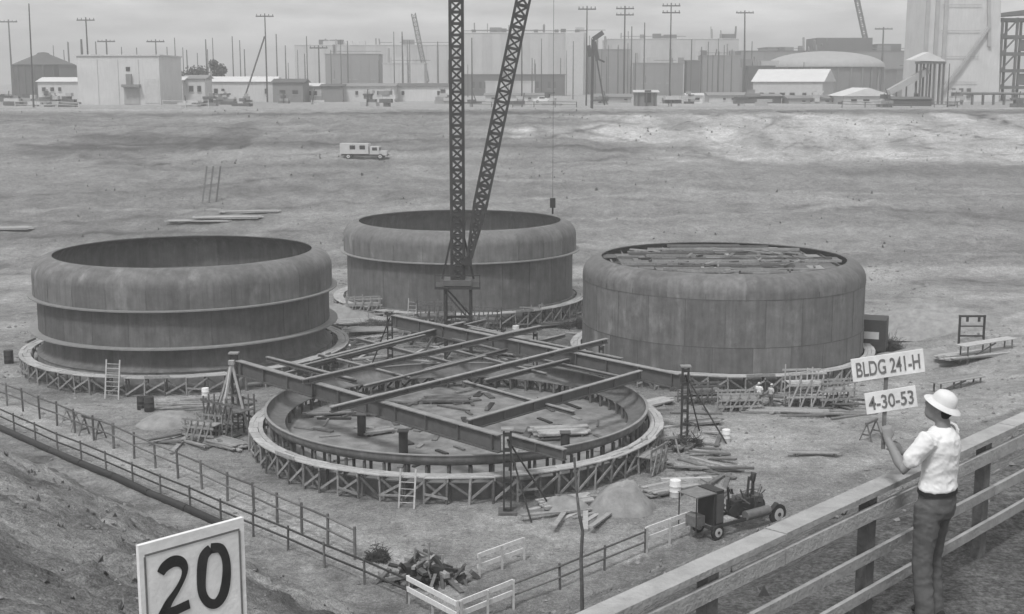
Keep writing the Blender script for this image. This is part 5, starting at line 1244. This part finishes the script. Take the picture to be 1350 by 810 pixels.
# pipe trestle at the right
Y = 300; t = thing('pipe_trestle', 'low pipe trestle in front of the steel frame tower', 'trestle', (xat(1265, Y, GF), Y, GF)); xa, xb = xat(1264, Y, GF), xat(1362, Y, GF)
rod('pipe', (xa, Y, zat(123, Y)), (xb, Y, zat(124, Y)), .3, 'mid_metal', t, 10); rod('pipe', (xa, Y + .9, zat(124, Y)), (xb, Y + .9, zat(124, Y)), .25, 'offwhite', t, 10)
for i in range(7):
    x = xa + (xb - xa) * (i + .3) / 7; beam('bent', (x, Y + .4, 15.8), (x, Y + .4, zat(125.5, Y)), .3, .9, 'wood_dark', t)
# low rail fence along the far rim
def rim_fence(label, pxa, pxb, Y, hh, m, step=4.0):
    xa, xb = xat(pxa, Y, GF), xat(pxb, Y, GF); n = max(2, int((xb - xa) / step)); t = thing('rim_fence', label, 'fence', (xa, Y, GF), 0, 'fences along the far rim')
    P = [Vector((xa + (xb - xa) * i / n, Y, hn(xa + (xb - xa) * i / n, Y))) for i in range(n + 1)]
    for p in P: rod('post', p - Z_ * .3, p + Z_ * hh, .09, m, t, 6)
    for a, b2 in zip(P, P[1:]):
        for z in (hh * .95, hh * .5): rod('rail', a + Z_ * z, b2 + Z_ * z, .06, m, t, 6)
rim_fence('low pale rail fence on the far rim below the small sheds', 215, 275, 262, 1.6, 'offwhite')
rim_fence('rail fence on the far rim below the conveyor house', 1110, 1262, 268, 1.2, 'wood_dark')
rim_fence('rail fence on the far rim right of the crane arm', 620, 760, 272, 1.2, 'wood_dark')
rim_fence('pale rail fence on the far rim below the white shed', 20, 104, 266, 1.2, 'offwhite')
def zone_of(px): return 'behind the sheds at the left' if px < 360 else 'left of the derrick mast' if px < 600 else 'near the tall ribbed hall' if px < 800 else 'right of the ribbed hall' if px < 1000 else 'near the low dome and concrete tower'
# utility poles
def upole(label, px, ptop, Y, arms=1, thick=1.0, lean=0.0, group='utility poles beyond the pit', m='pole'):
    z1 = zat(ptop, Y); x = xat(px, Y, z1); g = hn(x, Y) if Y < 265 else GF
    t = thing('utility_pole', label, 'pole', (x, Y, g), 0, group)
    rod('shaft', (x - lean, Y, g - .5), (x, Y, z1), .22 * thick * Y / 300, m, t, 8, .6)
    for k in range(arms):
        z = z1 - .7 - 1.6 * k; beam('crossarm', (x - 2.0 * Y / 300, Y - .2, z), (x + 2.0 * Y / 300, Y - .2, z), .18, .26 * Y / 300, m, t)
        for q in (-.9, -.45, .45, .9): rod('insulator', (x + q * 2 * Y / 300, Y - .2, z + .1), (x + q * 2 * Y / 300, Y - .2, z + .55), .09, m, t, 6)
    return t
PL = [('crossarm pole at the left edge behind the round tank', 11, 26, 420, 1, 1.1, 0), ('tall bare pole on the rim in front of the round tank', 38, 5, 262, 0, 1.0, .3),
      ('tall crossarm pole behind the left part of the cube building', 113, 23, 330, 1, 1.1, 0), ('stout short pole above the left roof corner of the cube building', 107, 52, 430, 0, 1.8, 0),
      ('short crossarm pole above the middle of the cube building', 140, 52, 430, 1, 1.2, 0), ('bare pole behind the cube building between two crossarm poles', 126, 55, 450, 0, .9, 0),
      ('crossarm pole above the right roof corner of the cube building', 205, 52, 400, 1, .9, 0), ('tallest pole behind the long pale shed, braced by a leaning strut', 349, 18, 345 - 8, 1, .9, 0),
      ('pole with a low crossarm left of the dark hut', 420, 60, 360, 1, 1.0, 0), ('tall pole in front of the ribbed hall, just right of the mast', 622, 50, 275, 0, .8, 0), ('pole in front of the ribbed hall right of the boom', 688, 50, 275, 0, .8, 0),
      ('tall crossarm pole at the right end of the ribbed hall', 774, 8, 290, 1, .9, 0), ('tall crossarm pole left of the pale right block', 824, 8, 350, 2, 1.1, 0), ('tall double-arm pole behind the white cabin', 885, 4, 320, 2, .9, 0),
      ('crossarm pole against the left end of the grey block', 982, 14, 400, 1, 1.1, -.6), ('crossarm pole above the right roof of the grey block', 1165, 36, 520, 1, 1.2, 0), ('bare pole left of the concrete tower', 1196, 52, 420, 0, .9, 0),
      ('short pole on the rim in front of the concrete tower', 1252, 84, 275, 0, .7, 0)]
for lab, px, pt, Y, a, th, ln in PL: upole(lab, px, pt, Y, a, th, ln)
for px, pt in ((160, 62), (180, 63), (220, 62), (230, 50), (271, 52), (280, 50), (306, 48), (322, 65), (364, 45), (392, 66), (404, 48), (436, 66), (458, 54), (519, 42), (530, 42), (577, 55), (833, 35), (850, 30), (838, 70), (800, 75), (815, 62), (912, 52), (925, 62), (934, 55), (948, 68), (955, 60), (940, 72), (1060, 82), (1085, 90), (1110, 92), (1148, 96), (90, 56), (70, 60), (84, 66), (376, 60), (260, 70), (246, 66)):
    upole('thin bare distant pole ' + zone_of(px), px, pt, random.uniform(400, 480), 0, random.uniform(.5, .9), 0, 'bare distant poles ' + zone_of(px))
# strut leaning against the tall pole
p1 = ony(349, 48, 336); p0 = Vector((xat(320, 336, GF), 336, GF - .3)); o = rod('leaning_strut', p0, p1, .2, 'pole', None, 8); tag(o, 'dark strut leaning against the tallest pole behind the long pale shed', 'strut')
# distant crane booms
for lab, a, b2, Y in (('slanting crane boom above the long factory block', (545, 18), (563, 108), 540), ('slanting crane boom above the grey factory block', (1128, -8), (1144, 66), 560)):
    pa, pb = ony(*a, Y), ony(*b2, Y); t = thing('crane', lab, 'crane', (pb.x, Y, GF), 0, 'distant crane booms'); lattice('boom', t, Vector((pb.x, Y, pb.z)), pa, 1.6, 16, 'bld_dark', cw=.35, lw=.2)
    block('cab', (pb.x, Y, GF + 2.2), (4, 3, 3), 'bld_dark', t); block('crawler', (pb.x, Y, GF + .4), (5, 4, .9), 'dark', t); beam('mast_leg', (pb.x, Y, GF + 3.5), (pb.x, Y, pb.z + .3), .9, .9, 'bld_dark', t)
# pile-driver like dark crane at the right end of the ribbed hall
Y = 262; t = thing('pile_rig', 'dark upright rig with crooked head and a low arm on the far rim', 'rig', (xat(780, Y, GF), Y, hn(xat(780, Y, GF), Y))); f_ = lambda a, b2, w, nm: beam(nm, ony(*a, Y), ony(*b2, Y), w, w, 'pole', t)
f_((780, 150), (782, 52), .55, 'mast'); f_((782, 52), (795, 43), .9, 'head'); f_((783, 55), (788, 80), .8, 'jib'); f_((788, 78), (797, 82), .35, 'bracket'); f_((787, 80), (797, 139), .3, 'back_leg')
f_((754, 147), (781, 147), .9, 'low_arm'); f_((754, 147), (733, 188), .3, 'leader'); f_((776, 60), (778, 75), .7, 'winch')
# far trees
def tree(label, px, ptop, pbase, wpx, Y, seed):
    rnd = random.Random(seed); x = xat(px, Y, 20); zt = zat(ptop, Y); r = wpx / FPX * Y / 2; hh = zt - GF
    t = thing('tree', label, 'tree', (x, Y, GF), 0, 'dark trees behind the sheds'); frame(PW[t])
    rod('trunk', (0, 0, -.3), (0, 0, hh * .7), .3, 'bark', t, 8, .5)
    for k in range(4):
        a = rnd.uniform(0, 6.28); rod('limb', (0, 0, hh * .4), (r * .6 * math.cos(a), r * .6 * math.sin(a), hh * .75), .12, 'bark', t, 6, .5)
    v = []; f = []; cl = [(rnd.uniform(-.6, .6) * r, rnd.uniform(-.6, .6) * r, hh * rnd.uniform(.45, .85), rnd.uniform(.3, .5) * r) for _ in range(9)]
    for _ in range(1300):
        c = rnd.choice(cl); d = Vector((rnd.gauss(0, 1), rnd.gauss(0, 1), rnd.gauss(0, .8))).normalized() * c[3] * rnd.random() ** .4; q = Vector(c[:3]) + d
        if q.z > hh: q.z = hh * rnd.uniform(.8, 1)
        s = Vector((rnd.gauss(0, 1), rnd.gauss(0, 1), rnd.gauss(0, 1))).normalized() * .32; w = s.cross(Vector((rnd.gauss(0, 1), rnd.gauss(0, 1), rnd.gauss(0, 1)))).normalized() * .25
        i = len(v); v += [q - s, q + w, q + s, q - w]; f.append((i, i + 1, i + 2, i + 3))
    o = meshobj('crown', v, f, 'leaf', t); frame()
tree('dark leafy tree right of the cube building, left one of three', 226, 80, 100, 30, 350, 1)
tree('broad dark tree above the small windowed shed', 256, 82, 100, 40, 352, 2)
tree('dark tree at the left end of the long pale shed', 288, 76, 100, 30, 360, 3)

# loose stones and clods, more than anyone could count
rs = random.Random(11); v = []; f = []
def stone(x, y, sz):
    z = hn(x, y); i = len(v); a = rs.uniform(0, 6.28)
    for k in range(5):
        r = sz * rs.uniform(.6, 1.1); v.append((x + r * math.cos(a + k * 1.2566), y + r * math.sin(a + k * 1.2566), z + sz * rs.uniform(-.1, .25)))
    v.append((x + sz * rs.uniform(-.3, .3), y + sz * rs.uniform(-.3, .3), z + sz * rs.uniform(.5, .9))); v.append((x, y, z - sz * .5))
    for k in range(5): f.append((i + k, i + (k + 1) % 5, i + 5)); f.append((i + (k + 1) % 5, i + k, i + 6))
for _ in range(5200):
    x, y = rs.uniform(-45, 45), rs.uniform(52, 150)
    if min(math.hypot(x - q[0], y - q[1]) for q in (T9, T10, T11, T12)) < 12.8: continue
    stone(x, y, min(.4, .07 + abs(rs.gauss(0, .07)) * y / 90))
for _ in range(5200):
    x, y = rs.uniform(-26, 22), rs.uniform(11, 52); cu, cv = cuv(x, y)
    if max(-cu, -cv) > 31: continue
    stone(x, y, .02 + abs(rs.gauss(0, .026)) * (.4 + y / 40))
o = meshobj('loose_stones', v, f, 'stone'); tag(o, 'loose stones and clods scattered over the floor and banks of the pit', 'stones', None, 'stuff')
# low scrub and dead weeds on the banks
rs = random.Random(17); v = []; f = []
def tuft(x, y, sz):
    z = hn(x, y) - .02
    for k in range(4):
        a = rs.uniform(0, 6.28); i = len(v); w = sz * rs.uniform(.25, .5); c, s_ = math.cos(a), math.sin(a); ln = rs.uniform(-.5, .5) * sz
        v.extend([(x - c * w, y - s_ * w, z), (x + c * w, y + s_ * w, z), (x - s_ * ln + c * w * .3, y + c * ln + s_ * w * .3, z + sz * rs.uniform(.4, 1))]); f.append((i, i + 1, i + 2))
n_ = 0
while n_ < 1500:
    x, y = rs.uniform(-30, 14), rs.uniform(9, 54); cu, cv = cuv(x, y); m_ = max(-cu, -cv)
    if not 1.5 < m_ < 31 or noise.noise(Vector((x * .22, y * .22, 3))) < rs.uniform(-.35, .45): continue
    if cv < cu and rs.random() < .7: continue
    tuft(x, y, .05 + abs(rs.gauss(0, .09))); n_ += 1
n_ = 0
while n_ < 1300:
    x, y = rs.uniform(-105, 105), rs.uniform(150, 250)
    if noise.noise(Vector((x * .05, y * .12, 9))) < rs.uniform(-.3, .5): continue
    tuft(x, y, .12 + abs(rs.gauss(0, .16))); n_ += 1
o = meshobj('scrub', v, f, 'scrub'); tag(o, 'low dead weeds and scrub scattered over the banks and far slope', 'weeds', None, 'stuff')
# stacks of materials along the far rim
rs = random.Random(21)
for i in range(46):
    px = rs.choice((rs.uniform(215, 600), rs.uniform(615, 1000), rs.uniform(1000, 1345), rs.uniform(0, 104))); Y = rs.uniform(270, 320); x = xat(px, Y, GF)
    t = thing('material_stack', 'small stack of materials on the far rim ' + zone_of(px).replace('behind', 'in front of'), 'stack', (x, Y, GF), rs.uniform(-.4, .4), 'stacks on the far rim ' + zone_of(px).replace('behind', 'in front of')); frame(PW[t])
    z = 0
    for k in range(rs.randint(2, 5)):
        sx_, sz_ = rs.uniform(1.0, 4.5) * (1 - .12 * k), rs.uniform(.35, .9)
        block('crate', (rs.uniform(-.6, .6), rs.uniform(-.3, .3), z + sz_ / 2 - (.1 if k == 0 else 0)), (sx_, rs.uniform(1, 2), sz_), rs.choice(('offwhite', 'bld_dark', 'bld_mid', 'wood', 'wood_dark', 'wood_light')), t, rs.uniform(-.1, .1)); z += sz_ - (.1 if k == 0 else 0)
    if rs.random() < .4: rod('prop', (rs.uniform(-1, 1), -.9, -.2), (rs.uniform(-1, 1), -.9, rs.uniform(2, 4)), .12, 'bld_dark', t, 6)
    frame()
for i in range(34):
    px = rs.choice((rs.uniform(60, 600), rs.uniform(780, 1000), rs.uniform(480, 780))); upole('thin bare distant pole ' + zone_of(px), px, rs.uniform(50, 88), rs.uniform(380, 500), 0, rs.uniform(.4, .8), 0, 'bare distant poles ' + zone_of(px))

bpy.data.scenes.remove(TMP)
# ================================================================ haze
hz = bpy.data.meshes.new('haze'); X0, X1, Y0, Y1, Z0, Z1 = -1600, 1600, -200, 2100, -6, 66
hz.from_pydata([(x, y, z) for x in (X0, X1) for y in (Y0, Y1) for z in (Z0, Z1)], [], [(0, 1, 3, 2), (4, 6, 7, 5), (0, 4, 5, 1), (2, 3, 7, 6), (0, 2, 6, 4), (1, 5, 7, 3)])
hm = bpy.data.materials.new('haze'); hm.use_nodes = True; nt = hm.node_tree
for n in list(nt.nodes):
    if n.type != 'OUTPUT_MATERIAL': nt.nodes.remove(n)
vol = nt.nodes.new('ShaderNodeVolumePrincipled'); vol.inputs['Color'].default_value = (.99, .99, .99, 1); vol.inputs['Density'].default_value = 0.0011; vol.inputs['Anisotropy'].default_value = 0.2
nt.links.new(vol.outputs[0], [n for n in nt.nodes if n.type == 'OUTPUT_MATERIAL'][0].inputs['Volume'])
hz.materials.append(hm); o = bpy.data.objects.new('haze', hz); COL.objects.link(o); tag(o, 'thin pale haze over the whole site', None, None, 'stuff')
